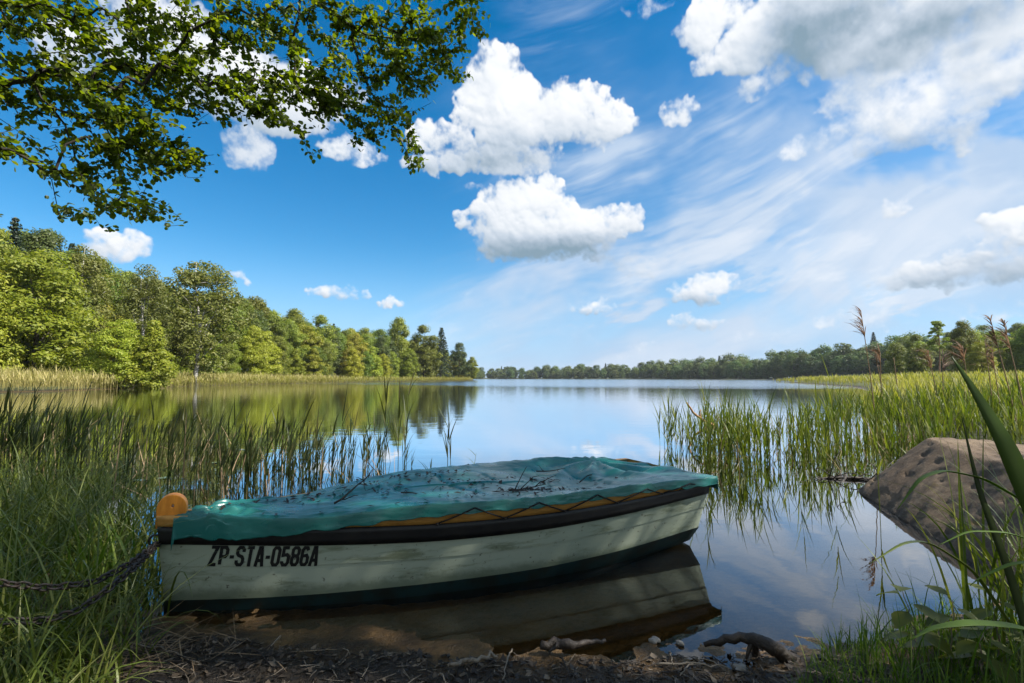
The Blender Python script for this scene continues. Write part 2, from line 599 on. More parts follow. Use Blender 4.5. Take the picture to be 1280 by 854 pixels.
meadow = t.ramp(n1_.outputs[0], [(.3, (.03, .04, .012)), (.7, (.07, .085, .03))])
rr = t.new('ShaderNodeVectorMath', operation='LENGTH')
t.l.new(geo.outputs['Position'], rr.inputs[0])
c = t.mix(t.math('MULTIPLY', t.maprange(rr.outputs['Value'], 6, 14), t.maprange(sp.outputs['Z'], .05, .2)), c, meadow)
bh = t.math('MULTIPLY_ADD', n2_.outputs[0], 1.0, t.math('MULTIPLY', n3_.outputs[0], .5))
bp = t.new('ShaderNodeBump')
bp.inputs['Strength'].default_value = .9
bp.inputs['Distance'].default_value = .03
t.l.new(bh, bp.inputs['Height'])
wet = t.maprange(sp.outputs['Z'], .015, .12)
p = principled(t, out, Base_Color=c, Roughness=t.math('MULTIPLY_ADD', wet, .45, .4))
t.l.new(bp.outputs[0], p.inputs['Normal'])
M['ground'] = m

# water: clear brown-tinted water under a mirror whose strength follows the viewing angle
m, t, out = material('water')
geo = t.new('ShaderNodeNewGeometry')
sp = t.new('ShaderNodeSeparateXYZ')
t.l.new(geo.outputs['Position'], sp.inputs[0])
mp = t.new('ShaderNodeMapping')
mp.inputs['Scale'].default_value = (.55, 1.0, 1)
t.l.new(geo.outputs['Position'], mp.inputs[0])
wa = t.noise(mp.outputs[0], 1.6, 3, .5, .3)
wb = t.noise(mp.outputs[0], 6.0, 3, .55, .2)
wz = t.noise(geo.outputs['Position'], .018, 2, .5)
ydist = t.math('ADD', sp.outputs['Y'], t.math('MULTIPLY_ADD', wz.outputs[0], 60, t.math('MULTIPLY_ADD', sp.outputs['X'], .35, -30)))
wind = t.maprange(ydist, 62, 92)
lee = t.maprange(sp.outputs['Y'], 3, 25, .04, .16)
amp = t.math('MULTIPLY_ADD', wind, 2.2, lee)
hgt = t.math('MULTIPLY_ADD', wa.outputs[0], 1.0, t.math('MULTIPLY', wb.outputs[0], .30))
bp = t.new('ShaderNodeBump')
bp.inputs['Distance'].default_value = .035
t.l.new(t.math('MULTIPLY', hgt, amp), bp.inputs['Height'])
bp.inputs['Strength'].default_value = 1.0
fr = t.new('ShaderNodeFresnel')
fr.inputs['IOR'].default_value = 1.55
t.l.new(bp.outputs[0], fr.inputs['Normal'])
gl = t.new('ShaderNodeBsdfGlossy')
t.set(gl.inputs['Roughness'], t.math('MULTIPLY', wind, .12))
gl.inputs['Color'].default_value = (.95, .97, 1, 1)
t.l.new(bp.outputs[0], gl.inputs['Normal'])
tr = t.new('ShaderNodeBsdfTransparent')
tr.inputs['Color'].default_value = (.80, .72, .52, 1)
mx = t.new('ShaderNodeMixShader')
t.l.new(t.math('MULTIPLY_ADD', fr.outputs[0], 2.4, -.17, clamp=True), mx.inputs[0])
t.l.new(tr.outputs[0], mx.inputs[1])
t.l.new(gl.outputs[0], mx.inputs[2])
t.l.new(mx.outputs[0], out.inputs['Surface'])
M['water'] = m

# foliage
M['leaf_bright'] = leaf_material('leaf_bright', (.170, .204, .018), (.258, .275, .028), (.315, .305, .045), .38, obj_var=.8)
M['leaf_mid'] = leaf_material('leaf_mid', (.095, .138, .018), (.162, .203, .026), (.22, .238, .036), .34, obj_var=.8)
M['leaf_dark'] = leaf_material('leaf_dark', (.045, .07, .018), (.07, .10, .022), (.10, .12, .03), .25, obj_var=.6)
M['leaf_birch'] = leaf_material('leaf_birch', (.11, .125, .026), (.16, .17, .036), (.22, .21, .06), .32, obj_var=.4)
M['leaf_far'] = leaf_material('leaf_far', (.055, .095, .028), (.10, .145, .042), (.14, .17, .055), .28, obj_var=.8)
M['needle'] = leaf_material('needle', (.018, .035, .016), (.03, .05, .022), None, .1, obj_var=.4)
M['leaf_over'] = leaf_material('leaf_over', (.065, .10, .010), (.11, .15, .014), (.15, .17, .02), .52, .42, .35, tcol=(2.1, 2.1, .45))
M['sedge'] = leaf_material('sedge', (.06, .09, .014), (.13, .165, .024), (.24, .24, .06), .25, .45, .35)
M['grass'] = leaf_material('grass', (.05, .10, .012), (.11, .18, .02), (.22, .26, .06), .36, .5)
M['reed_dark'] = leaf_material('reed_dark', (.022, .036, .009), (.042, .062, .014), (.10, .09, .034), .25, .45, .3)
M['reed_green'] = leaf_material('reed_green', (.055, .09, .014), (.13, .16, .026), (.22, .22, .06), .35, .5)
M['reed_meadow'] = leaf_material('reed_meadow', (.23, .235, .045), (.36, .33, .10), (.46, .39, .19), .35, .55)
M['reed_pale'] = leaf_material('reed_pale', (.29, .27, .08), (.42, .36, .14), (.50, .41, .21), .3, .6)
M['reed_dry'] = leaf_material('reed_dry', (.24, .16, .09), (.34, .24, .14), None, .2, .7, tcol=(1.1, 1, .8))
M['plume'] = leaf_material('plume', (.16, .115, .085), (.27, .19, .14), None, .3, .7, tcol=(1.2, 1, .8))
M['broad_leaf'] = leaf_material('broad_leaf', (.06, .11, .015), (.10, .16, .025), None, .4, .4, .4)
M['sapling_leaf'] = leaf_material('sapling_leaf', (.09, .11, .015), (.13, .15, .02), (.16, .09, .03), .42, .45, .4)
M['pad'] = leaf_material('pad', (.10, .14, .05), (.16, .20, .09), None, .0, .22, .8)


def wood_material(name, c1, c2, scale=6, rough=.8, bump=.4, stretch=(1, 1, .25), dist=.01):
    m, t, out = material(name)
    tc = t.new('ShaderNodeTexCoord')
    mp = t.new('ShaderNodeMapping')
    mp.inputs['Scale'].default_value = stretch
    t.l.new(tc.outputs['Object'], mp.inputs[0])
    nz = t.noise(mp.outputs[0], scale, 6, .65, .4)
    c = t.ramp(nz.outputs[0], [(.3, c1), (.7, c2)])
    p = principled(t, out, Base_Color=c, Roughness=rough)
    b = t.new('ShaderNodeBump')
    b.inputs['Strength'].default_value = bump
    b.inputs['Distance'].default_value = dist
    t.l.new(nz.outputs[0], b.inputs['Height'])
    t.l.new(b.outputs[0], p.inputs['Normal'])
    return m


M['bark'] = wood_material('bark', (.035, .028, .02), (.10, .085, .065), 4, .9, .8, dist=.03)
M['bark_pine'] = wood_material('bark_pine', (.16, .08, .045), (.32, .20, .12), 3, .9, .6)
M['bark_birch'] = wood_material('bark_birch', (.06, .055, .05), (.72, .68, .62), 2.2, .7, .2, (2, 2, 3))
m = M['bark_birch']
M['branch'] = wood_material('branch', (.012, .009, .007), (.04, .03, .024), 12, .85, .6)
M['driftwood'] = wood_material('driftwood', (.010, .007, .005), (.05, .034, .022), 14, .6, 1.0, (1, 1, 1), .02)
M['dead_wood'] = wood_material('dead_wood', (.20, .09, .03), (.42, .22, .09), 14, .7, .5)
M['stick'] = wood_material('stick', (.10, .075, .05), (.30, .25, .19), 30, .8, .5)
M['dark_stick'] = wood_material('dark_stick', (.012, .009, .007), (.045, .033, .024), 30, .8, .5)

# ------------------------------------------------------------------ the land
LAKE = np.array([(-2.0, 2.62), (-1.35, 2.50), (-.75, 2.38), (-.2, 2.27), (.3, 2.19), (.8, 2.18), (1.2, 2.24), (1.65, 2.42), (2.1, 2.52), (2.7, 2.68), (3.7, 2.9), (5.2, 3.9), (7.4, 5.6), (7.2, 7.2), (6.9, 8.4), (7.2, 9.4),
                 (9, 12), (14, 19), (24, 33), (44, 66), (60, 105), (74, 140), (84, 150), (118, 196), (160, 262), (186, 330), (170, 450), (120, 590), (50, 690), (-30, 720), (-70, 600), (-60, 420),
                 (-17, 266), (-19, 258), (-29, 205), (-42, 135), (-47, 92), (-45, 64), (-40, 46), (-46, 34), (-52, 26), (-38, 14), (-18, 8.5), (-9, 5.6), (-5.2, 4.3), (-3.1, 3.5), (-2.45, 2.95)])


def shore_dist(x, y):
    """signed distance to the waterline, positive on land"""
    x = np.asarray(x, np.float32)
    y = np.asarray(y, np.float32)
    best = np.full(x.shape, 1e12, np.float32)
    inside = np.zeros(x.shape, bool)
    n = len(LAKE)
    for i in range(n):
        ax, ay = LAKE[i]
        bx, by = LAKE[(i + 1) % n]
        ex, ey = bx - ax, by - ay
        tt = np.clip(((x - ax) * ex + (y - ay) * ey) / (ex * ex + ey * ey), 0, 1)
        d2 = (x - ax - tt * ex) ** 2 + (y - ay - tt * ey) ** 2
        best = np.minimum(best, d2)
        cond = ((ay > y) != (by > y))
        xi = ax + (y - ay) * ex / (ey if abs(ey) > 1e-9 else 1e-9)
        inside ^= cond & (x < xi)
    d = np.sqrt(best)
    return np.where(inside, -d, d)


def land(x, y):
    x = np.asarray(x, np.float64)
    y = np.asarray(y, np.float64)
    d = shore_dist(x, y).astype(np.float64)
    r = np.hypot(x, y)
    near = np.exp(-(r / 14) ** 2)
    d = d + near * ((fbm(x * 1.7 + 5, y * 1.7, 4, .55, 101) - .5) * .22)
    zl = .085 * np.clip(d, 0, 3.2) + .02 * np.clip(d - 3.2, 0, 10)
    far = sstep(r, 24, 60)
    lefth = sstep(-x, 10, 40) * sstep(-y, -300, -60)
    righth = sstep(x, 20, 90)
    zl = zl + far * (np.clip(d - 9, 0, 70) * (.22 * lefth * (1 - .6 * sstep(y, 60, 180)) + .012))
    zl = zl + far * (.20 * np.clip(x - 186, 0, 60) * sstep(-y, -420, -300) * sstep(y, 60, 140) * (d > 0))
    k = np.minimum(-d, 0) * 0
    w = np.clip(-d, 0, 200)
    zw = -(.075 * np.minimum(w, 1.6) + .22 * np.clip(w - 1.6, 0, 9))
    z = np.where(d > 0, zl, zw)
    # lumps of trodden mud
    z = z + near * (fbm(x * 7, y * 7, 4, .55, 107) - .5) * .034 * np.clip(1 - .25 * w, .1, 1)
    z = z + near * (fbm(x * 26, y * 26, 3, .55, 113) - .5) * .018
    z = z + far * (fbm(x * .05, y * .05, 3, .5, 117) - .5) * 2.2 * sstep(d, 4, 20)
    return z


radii = np.concatenate([[0.0], np.geomspace(.2, 1.2, 14)[:-1], np.arange(1.2, 3.6, .017), np.geomspace(3.6, 2600, 240)])
NA, NR = 600, len(radii)
angs = np.arange(NA) * 2 * math.pi / NA
# finer spacing ahead of the camera
angs = angs - .55 * np.sin(2 * (angs - math.pi / 2)) * .5
RA, AA = np.meshgrid(radii, angs, indexing='ij')
GXX, GYY = RA * np.cos(AA), RA * np.sin(AA)
GZ = land(GXX, GYY)
idx = np.arange(NR * NA).reshape(NR, NA)
Fq = np.stack([idx[:-1], np.roll(idx, -1, 1)[:-1], np.roll(idx, -1, 1)[1:], idx[1:]], 2)[:, ::-1, ::-1].reshape(-1, 4)
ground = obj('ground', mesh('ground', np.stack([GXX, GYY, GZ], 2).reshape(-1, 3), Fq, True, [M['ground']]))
tag(ground, kind='structure')

water = obj('water', mesh('water', [(-2500, -2500, 0), (2500, -2500, 0), (2500, 2500, 0), (-2500, 2500, 0)], [(0, 1, 2, 3)], False, [M['water']]))
tag(water, kind='structure')


def gz(x, y):
    return float(land(np.array([x]), np.array([y]))[0])


# ------------------------------------------------------------------ trees
def leaf_cloud(C, Rc, per, size, flat, rg, droop=0.0, up=.5):
    """small kite-shaped leaf clumps round the clump centres C with radii Rc"""
    N = len(C) * per
    ci = np.repeat(np.arange(len(C)), per)
    d = rg.normal(0, 1, (N, 3))
    d /= np.linalg.norm(d, axis=1, keepdims=True)
    rad = Rc[ci] * rg.uniform(.15, 1.08, N) ** .45
    P = C[ci] + d * rad[:, None] * np.array([1, 1, flat])
    P[:, 2] -= droop * (np.hypot(d[:, 0], d[:, 1]) * rad) ** 2
    n = d * np.array([1, 1, .6]) + np.array([0, 0, up]) + rg.normal(0, .32, (N, 3))
    n /= np.linalg.norm(n, axis=1, keepdims=True)
    a = np.cross(n, rg.normal(0, 1, (N, 3)))
    a /= np.maximum(np.linalg.norm(a, axis=1, keepdims=True), 1e-6)
    b = np.cross(n, a)
    s = size * rg.uniform(.55, 1.25, N)[:, None]
    V = np.stack([P - a * s, P - b * s * .5 + a * s * .1, P + a * s, P + b * s * .5 - a * s * .1], 1).reshape(-1, 3)
    F = np.arange(N * 4).reshape(-1, 4)
    return V, F


def profile_clumps(rg, n, z0, z1, prof, Rm, rmin, rmax, shell=.5):
    """clump centres inside a profile of revolution with a knobbly outline"""
    out = []
    ph = rg.uniform(0, 6.28, 6)
    while len(out) < n:
        t_ = rg.uniform(0, 1)
        w = np.interp(t_, *prof)
        if rg.uniform() > w + .08:
            continue
        a = rg.uniform(0, 2 * math.pi)
        lob = 1 + .22 * math.sin(3 * a + ph[0] + 5 * t_) + .15 * math.sin(5 * a + ph[1] - 8 * t_)
        r_ = Rm * w * lob * (shell + (1 - shell) * rg.uniform() ** .5) * rg.uniform(.75, 1.0)
        out.append((r_ * math.cos(a), r_ * math.sin(a), z0 + t_ * (z1 - z0)))
    C = np.array(out)
    return C, rg.uniform(rmin, rmax, n)


def trunk_geo(rg, H, r, limbs, zl0, spread, lean=.02, sides=7, C=None):
    g = Geo()
    k = rg.normal(0, lean, 2)
    zs = np.linspace(-.6, H, 9)
    P = np.stack([k[0] * zs + .12 * np.sin(zs * .5 + 1), k[1] * zs + .12 * np.cos(zs * .4), zs], 1)
    rad = r * np.interp(zs / H, [-.1, 0, .1, 1], [1.5, 1.25, 1, .10])
    g.tube(P, rad, sides)
    for i in range(limbs):
        z = rg.uniform(zl0, .85) * H
        p0 = np.array([np.interp(z, zs, P[:, 0]), np.interp(z, zs, P[:, 1]), z])
        if C is not None:
            tgt = C[rg.integers(len(C))].copy()
            if tgt[2] < z:
                tgt[2] = z + .3
        else:
            a = rg.uniform(0, 6.28)
            tgt = p0 + np.array([math.cos(a) * spread, math.sin(a) * spread, spread * .5])
        mid = .5 * (p0 + tgt) + np.array([0, 0, .12 * np.linalg.norm(tgt - p0)])
        Q = smooth_path([p0, mid, tgt], 6)
        g.tube(Q, np.linspace(r * .36, r * .06, 6), 5)
    return g


PROTO = {}


def proto(kind, trunk_me, crown_me):
    PROTO.setdefault(kind, []).append((trunk_me, crown_me))


def make_proto(kind, seed, H, Rm, z0, n, per, size, flat, rr, prof, leaf, bark, droop=.0, shell=.5, limbs=8, tr=.22, up=.5, tt=.93):
    rg = np.random.default_rng(seed)
    C, Rc = profile_clumps(rg, n, z0, H - rr[0] * flat, prof, Rm, rr[0], rr[1], shell)
    V, F = leaf_cloud(C, Rc, per, size, flat, rg, droop, up)
    g = trunk_geo(rg, H * tt, tr, limbs, max(.12, z0 / H), Rm, C=C)
    proto(kind, g.mesh(kind + '_trunk', True, [M[bark]]), mesh(kind + '_crown', V, F, False, [M[leaf]]))


ROUND = ([0, .12, .35, .65, .85, 1], [.55, .8, 1, .9, .6, .2])
FULL = ([0, .1, .3, .6, .85, 1], [.85, 1, 1, .8, .5, .12])
CONE = ([0, .1, .3, .6, .85, 1], [.7, 1, .9, .58, .28, .05])
TALL = ([0, .2, .5, .8, 1], [.35, .7, 1, .75, .2])
for s in (1, 2, 3):
    make_proto('broad', 100 + s, 17, 4.6, 1.6, 100, 200, .22, .62, (1.1, 2.1), ROUND, 'leaf_mid', 'bark', .05, .35, 12, .28)
for s in (1, 2, 3):
    make_proto('bright', 200 + s, 15, 4.9, .6, 115, 200, .21, .55, (1.0, 2.0), FULL, 'leaf_bright', 'bark', .06, .4, 12, .25)
for s in (1, 2, 3):
    make_proto('cone', 300 + s, 10, 2.7, .3, 90, 130, .18, .65, (.6, 1.2), CONE, 'leaf_bright', 'bark', .06, .5, 6, .14)
for s in (1, 2):
    make_proto('dark', 400 + s, 18, 4.4, 2.4, 95, 170, .22, .62, (1.0, 2.0), ROUND, 'leaf_dark', 'bark', .03, .45, 10, .3)
for s in (1, 2):
    make_proto('birch', 500 + s, 18, 3.6, 2.4, 150, 100, .17, .9, (.6, 1.2), TALL, 'leaf_birch', 'bark_birch', .06, .35, 16, .20, .2)
for s in (1, 2):
    make_proto('far', 600 + s, 15, 4.8, 1.0, 75, 70, .40, .65, (1.2, 2.4), ROUND, 'leaf_far', 'bark', .03, .4, 5, .25)
# spruce: whorls of drooping needle boughs
for s in (1, 2):
    rg = np.random.default_rng(700 + s)
    H = 19.0
    pts, rads = [], []
    for lev in np.linspace(.12, .99, 30):
        Rl = 3.1 * (1 - lev) ** .8 + .15
        for a in np.arange(0, 6.28, 6.28 / (7 if lev < .8 else 4)) + rg.uniform(0, 1):
            for q in (.35, .7, 1.0):
                pts.append((Rl * q * math.cos(a), Rl * q * math.sin(a), H * lev - .32 * Rl * q + rg.normal(0, .1)))
                rads.append(.28 + .42 * (1 - lev) * (1.1 - q * .5))
    V, F = leaf_cloud(np.array(pts), np.array(rads), 11, .22, .55, rg, .1, .2)
    g = trunk_geo(rg, H, .22, 0, .3, 1)
    proto('spruce', g.mesh('spruce_trunk', True, [M['bark']]), mesh('spruce_crown', V, F, False, [M['needle']]))
# pine: bare ruddy trunk, flat plates of needles high up
rg = np.random.default_rng(801)
pts, rads = [], []
for i in range(46):
    lev = rg.uniform(.52, 1.0)
    a = rg.uniform(0, 6.28)
    Rl = (2.9 * np.interp(lev, [.5, .62, .8, 1], [.5, 1, .8, .2])) * rg.uniform(.3, 1)
    pts.append((Rl * math.cos(a), Rl * math.sin(a), 14 * lev + .1 * Rl))
    rads.append(rg.uniform(.5, .95))
pts = np.array(pts)
V, F = leaf_cloud(pts, np.array(rads), 80, .22, .5, rg, .05, .4)
g = trunk_geo(rg, 13.4, .2, 18, .5, 2, C=pts)
proto('pine', g.mesh('pine_trunk', True, [M['bark_pine']]), mesh('pine_crown', V, F, False, [M['leaf_mid']]))

TREE_COUNT = {}


def tree(kind, name, x, y, h, label, group, rg, var=None, wide=1.0, H0=None):
    H0 = H0 or {'broad': 17, 'bright': 15, 'cone': 10, 'dark': 18, 'birch': 18, 'far': 15, 'spruce': 19, 'pine': 14}[kind]
    tm, cm = PROTO[kind][(rg.integers(len(PROTO[kind])) if var is None else var)]
    r = thing(name, label, 'tree', (x, y, gz(x, y)), group)
    s = h / H0
    r.scale = (s * wide * rg.uniform(.9, 1.1), s * wide * rg.uniform(.9, 1.1), s)
    r.rotation_euler = (0, 0, rg.uniform(0, 6.28))
    obj('trunk', tm, r)
    obj('crown', cm, r)
    return r


frg = np.random.default_rng(33)


def along(poly, step, rg, jit):
    P = np.asarray(poly, float)
    d = np.concatenate([[0], np.cumsum(np.linalg.norm(np.diff(P, axis=0), axis=1))])
    s = 0.0
    while s < d[-1]:
        q = s + rg.normal(0, jit)
        q = min(max(q, 0), d[-1])
        x, y = np.interp(q, d, P[:, 0]), np.interp(q, d, P[:, 1])
        x2, y2 = np.interp(min(q + 1, d[-1]), d, P[:, 0]), np.interp(min(q + 1, d[-1]), d, P[:, 1])
        x1, y1 = np.interp(max(q - 1, 0), d, P[:, 0]), np.interp(max(q - 1, 0), d, P[:, 1])
        tx_, ty_ = x2 - x1, y2 - y1
        L = math.hypot(tx_, ty_) or 1
        yield x, y, -ty_ / L, tx_ / L, q
        s += step(q) if callable(step) else step


# left shore: from the near left out to the wooded point
LEFT = [(-62, 34), (-56, 48), (-57, 64), (-58, 92), (-52, 135), (-38, 205), (-27, 250), (-22, 262)]
GL = 'trees of the wooded hillside on the left shore'
label_of = {
    'bright': 'bright yellow-green leafy tree crowded among others on the left shore hillside',
    'broad': 'mid green rounded tree crowded among others on the left shore hillside',
    'dark': 'dark green tree crowded among others on the left shore hillside',
    'cone': 'small conical bright green tree in the front row of the left shore wood',
    'spruce': 'dark spiky spruce poking up from the left shore wood',
    'birch': 'airy pale birch among the trees of the left shore hillside',
}
name_of = {'bright': 'beech_tree', 'broad': 'broadleaf_tree', 'dark': 'oak_tree', 'cone': 'alder_tree', 'spruce': 'spruce_tree', 'birch': 'birch_tree', 'far': 'broadleaf_tree', 'pine': 'pine_tree'}
for row, off in enumerate((1.5, 8, 16, 26)):
    for x, y, nx, ny, q in along(LEFT, (lambda q_: (4.6 if row == 0 else 5.6) + q_ * .010), frg, 1.2):
        o_ = off + frg.normal(0, 1.3)
        X, Y = x + nx * o_, y + ny * o_
        if row == 0:
            if q < 45:
                k, h = frg.choice(['bright', 'bright', 'broad', 'cone']), frg.uniform(9, 13)
            elif q < 160:
                k, h = frg.choice(['cone', 'cone', 'bright', 'broad']), frg.uniform(8, 12)
            else:
                k, h = frg.choice(['broad', 'dark', 'cone', 'bright']), frg.uniform(9, 13)
        else:
            k = frg.choice(['bright', 'broad', 'dark', 'broad', 'spruce' if row > 1 else 'broad', 'birch' if q < 60 and row == 1 else 'broad'])
            h = frg.uniform(16, 21) if row > 1 else frg.uniform(15, 19)
            if q > 200:
                h *= .85
        tree(k, name_of[k], X, Y, h, label_of[k], GL, frg)
# named trees of the left wood
for (px, py_top, D, k, var, wide, lab) in [
    (52, 312, 58, 'bright', 0, 1.15, 'broad bright yellow-green tree at the left edge of the wood above pale reeds'),
    (110, 300, 72, 'birch', 0, 1.0, 'tall thin birch with white trunk rising left of the second white trunk'),
    (184, 330, 66, 'birch', 1, 1.0, 'birch with a tall white trunk in the middle of the left wood'),
    (254, 318, 74, 'birch', 0, 1.35, 'large drooping olive green birch standing tallest near the left shore reeds'),
    (150, 395, 57, 'bright', 1, 1.05, 'wide yellow-green tree hanging low over the pale left shore reeds'),
    (192, 400, 58, 'cone', 0, 1.25, 'bushy low alder whose boughs reach the water beside the large drooping birch'),
    (498, 396, 205, 'broad', 1, .8, 'tall round-headed tree standing up alone above the left skyline'),
    (530, 406, 215, 'broad', 2, 1.1, 'brownish green rounded oak near the wooded point'),
    (552, 410, 222, 'spruce', 0, 1.5, 'dark spruce beside the rounded oak near the wooded point'),
    (574, 428, 240, 'dark', 0, 1.0, 'olive tree sloping down towards the end of the wooded point'),
    (590, 446, 258, 'broad', 0, 1.0, 'last low tree at the tip of the wooded point'),
]:
    p_ = at_y(px, py_top, D)
    g0 = gz(p_[0], p_[1])
    tree(k, name_of[k], p_[0], p_[1], max(3.0, p_[2] - g0), lab, GL, frg, var, wide)
# dead leaning white trunk at the point
g = Geo()
p0 = at_y(571, 470, 250)
p1 = at_y(577, 452, 250)
g.tube(smooth_path([p0 + (0, 0, -1), p0, .5 * (p0 + p1) + (.3, 0, 0), p1], 8), np.linspace(.35, .12, 8), 6)
g.tube(smooth_path([.5 * (p0 + p1), p1 + (-2.0, 0, -1.0)], 5), np.linspace(.2, .08, 5), 5)
tag(obj('dead_tree', g.mesh('dead_tree', True, [M['stick']])), 'bare white dead trunk leaning over the water at the wooded point', 'tree')

# right and far shores
RIGHT = [(205, 150), (190, 200), (196, 262), (206, 330), (184, 462), (130, 606), (54, 706), (-34, 738), (-84, 620)]
GR = 'trees of the long wood along the far and right shores'
lab_r = {
    'far': 'dark green tree in the long low wood across the lake',
    'broad': 'mid green rounded tree in the wood behind the right reed bed',
    'dark': 'dark tree in the shaded wood behind the right reed bed',
    'bright': 'yellowish tree in the wood behind the right reed bed',
    'spruce': 'pointed dark spruce in the wood across the lake',
}
for row, off in enumerate((2, 12, 24)):
    for x, y, nx, ny, q in along(RIGHT, (lambda q_: 9.5 + q_ * .004 if row < 2 else 13), frg, 1.6):
        o_ = off + frg.normal(0, 2.0)
        X, Y = x - nx * o_, y - ny * o_
        X, Y = (X, Y) if shore_dist(X, Y) > 0 else (x + nx * o_, y + ny * o_)
        if q < 130:
            k = frg.choice(['broad', 'dark', 'broad', 'bright' if row < 2 else 'dark'])
            h = frg.uniform(15, 19) if row else frg.uniform(11, 15)
        else:
            k = frg.choice(['far', 'far', 'far', 'far', 'spruce' if row == 2 else 'far'])
            h = (frg.uniform(9, 17) if row == 0 else frg.uniform(14, 23)) * (1.0 if q < 450 else .9)
        tree(k, name_of[k], X, Y, h, lab_r[k], GR, frg, None, 1.25)
for (px, py_top, D, k, wide, lab) in [
    (1171, 402, 105, 'pine', 1.0, 'open crowned pine with a bare pale trunk behind the right reed bed'),
    (1202, 401, 112, 'broad', .9, 'leafy rounded tree just right of the pine with the bare trunk'),
    (1145, 418, 120, 'broad', .9, 'lower leafy tree just left of the pine with the bare trunk'),
    (1245, 410, 118, 'bright', 1.2, 'wide yellow-green tree at the right edge behind the reed bed'),
    (1290, 405, 112, 'broad', 1.2, 'leafy tree cut by the right edge of the view behind the reeds'),
    (1225, 425, 104, 'bright', 1.0, 'low bright bushy tree under the leafy trees right of the pine'),
    (1120, 428, 135, 'broad', 1.0, 'rounded tree where the near right wood meets the distant slope'),
]:
    p_ = at_y(px, py_top, D)
    tree(k, name_of[k], p_[0], p_[1], p_[2] - gz(p_[0], p_[1]), lab, GR, frg, None, wide)

# ------------------------------------------------------------------ the boat
bow = at_z(203, 765, 0.0)
BU = unit(np.array([0.905, 0.425, 0]))          # along the boat towards the stern
BN = np.array([-BU[1], BU[0], 0])               # towards the far side
BL = 3.14
boat = thing('rowing_boat', 'small pale green wooden rowing boat with black band moored at the muddy bank', 'boat', tuple(bow))
boat.rotation_euler = (0, 0, math.atan2(BU[1], BU[0]))


def curve(xs, ys, n=400):
    """smooth interpolation through points by repeated averaging of a dense line"""
    X = np.linspace(xs[0], xs[-1], n)
    Y = np.interp(X, xs, ys)
    for _ in range(6):
        k = 15
        p = np.pad(Y, (k, k), mode='reflect', reflect_type='odd')
        Y = np.convolve(p, np.ones(2 * k + 1) / (2 * k + 1), 'valid')
    return lambda q: np.interp(q, X, Y)


S_ = np.array([0, .08, .2, .4, .6, .8, 1.0]) * BL
f_bt = curve(S_, [.03, .14, .28, .46, .53, .52, .455])     # half beam at the gunwale
f_bc = curve(S_, [.015, .115, .25, .39, .45, .44, .375])     # half beam at the chine
f_gz = curve(S_, [.475, .462, .452, .455, .455, .460, .475])  # gunwale top
f_k1 = curve(S_, [.425, .415, .40, .388, .39, .408, .438])    # black band top
f_k0 = curve(S_, [.338, .329, .311, .294, .296, .323, .364])    # black band bottom
f_cz = curve(S_, [.060, .058, .060, .066, .066, .088, .128])     # chine / paint line
f_bz = curve(S_, [-.12, -.12, -.12, -.12, -.11, -.06, .020])   # bottom


def side_y(x, z):
    """near side half beam at height z (flared side between chine and gunwale)"""
    t_ = np.clip((z - f_cz(x)) / (f_gz(x) - f_cz(x)), -0.05, 1.1)
    return f_bc(x) + (f_bt(x) - f_bc(x)) * (t_ + .22 * t_ * (1 - t_))


def strip(za, zb, off_a, off_b, nz=3, n=60, x0=0.0, x1=1.0, thick=None):
    """a band of the hull wrapped round near side, transom and far side"""
    xs = np.linspace(x0, x1, n) * BL
    path = []
    rings = []
    for sgn in (-1, 1):
        seg = []
        for x in (xs if sgn < 0 else xs[::-1]):
            ring = []
            for k in range(nz + 1):
                f = k / nz
                z = za(x) * (1 - f) + zb(x) * f
                o_ = off_a * (1 - f) + off_b * f
                ring.append((x + rake(x, z), sgn * (side_y(x, z) + o_), z))
            seg.append(ring)
        rings += seg
    return np.array(rings)


def rake(x, z):
    return (x / BL) ** 6 * .05 * z / .45 + (1 - x / BL) ** 10 * (-.04) * (z - .1) / .4


def loft(rings, closed=False):
    n, k, _ = rings.shape
    V = rings.reshape(-1, 3)
    F = []
    for i in range(n - 1 if not closed else n):
        j = (i + 1) % n
        for q in range(k - 1):
            F.append((i * k + q, j * k + q, j * k + q + 1, i * k + q + 1))
    return V, F


def band(za, zb, off, depth, nz=3):
    """a closed solid band: outer face, top lip, bottom lip back into the hull"""
    outer = strip(za, zb, off, off, nz)
    ina = strip(za, za, off - depth, off - depth, 1)[:, :1]
    inb = strip(zb, zb, off - depth, off - depth, 1)[:, :1]
    return loft(np.concatenate([ina, outer, inb], 1), True)


# painted hull boards
m, t, out = material('hull_paint')
tc = t.new('ShaderNodeTexCoord')
mp = t.new('ShaderNodeMapping')
mp.inputs['Scale'].default_value = (1.0, 1, 5)
t.l.new(tc.outputs['Object'], mp.inputs[0])
na = t.noise(mp.outputs[0], 3, 7, .65)
nb = t.noise(tc.outputs['Object'], 26, 5, .7)
nc = t.noise(tc.outputs['Object'], 1.7, 3, .5)
sp = t.new('ShaderNodeSeparateXYZ')
t.l.new(tc.outputs['Object'], sp.inputs[0])
paint = t.mix(nc.outputs[0], (.33, .39, .29), (.46, .50, .39))
paint = t.mix(t.maprange(na.outputs[0], .50, .68), paint, (.19, .22, .14))
paint = t.mix(t.maprange(nb.outputs[0], .60, .70), paint, (.10, .095, .07))
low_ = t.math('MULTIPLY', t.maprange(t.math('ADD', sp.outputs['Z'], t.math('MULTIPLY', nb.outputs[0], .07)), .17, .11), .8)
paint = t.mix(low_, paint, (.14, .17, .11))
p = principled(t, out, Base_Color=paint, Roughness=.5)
p.inputs['Specular IOR Level'].default_value = .35
bp = t.new('ShaderNodeBump')
bp.inputs['Strength'].default_value = .35
bp.inputs['Distance'].default_value = .004
t.l.new(na.outputs[0], bp.inputs['Height'])
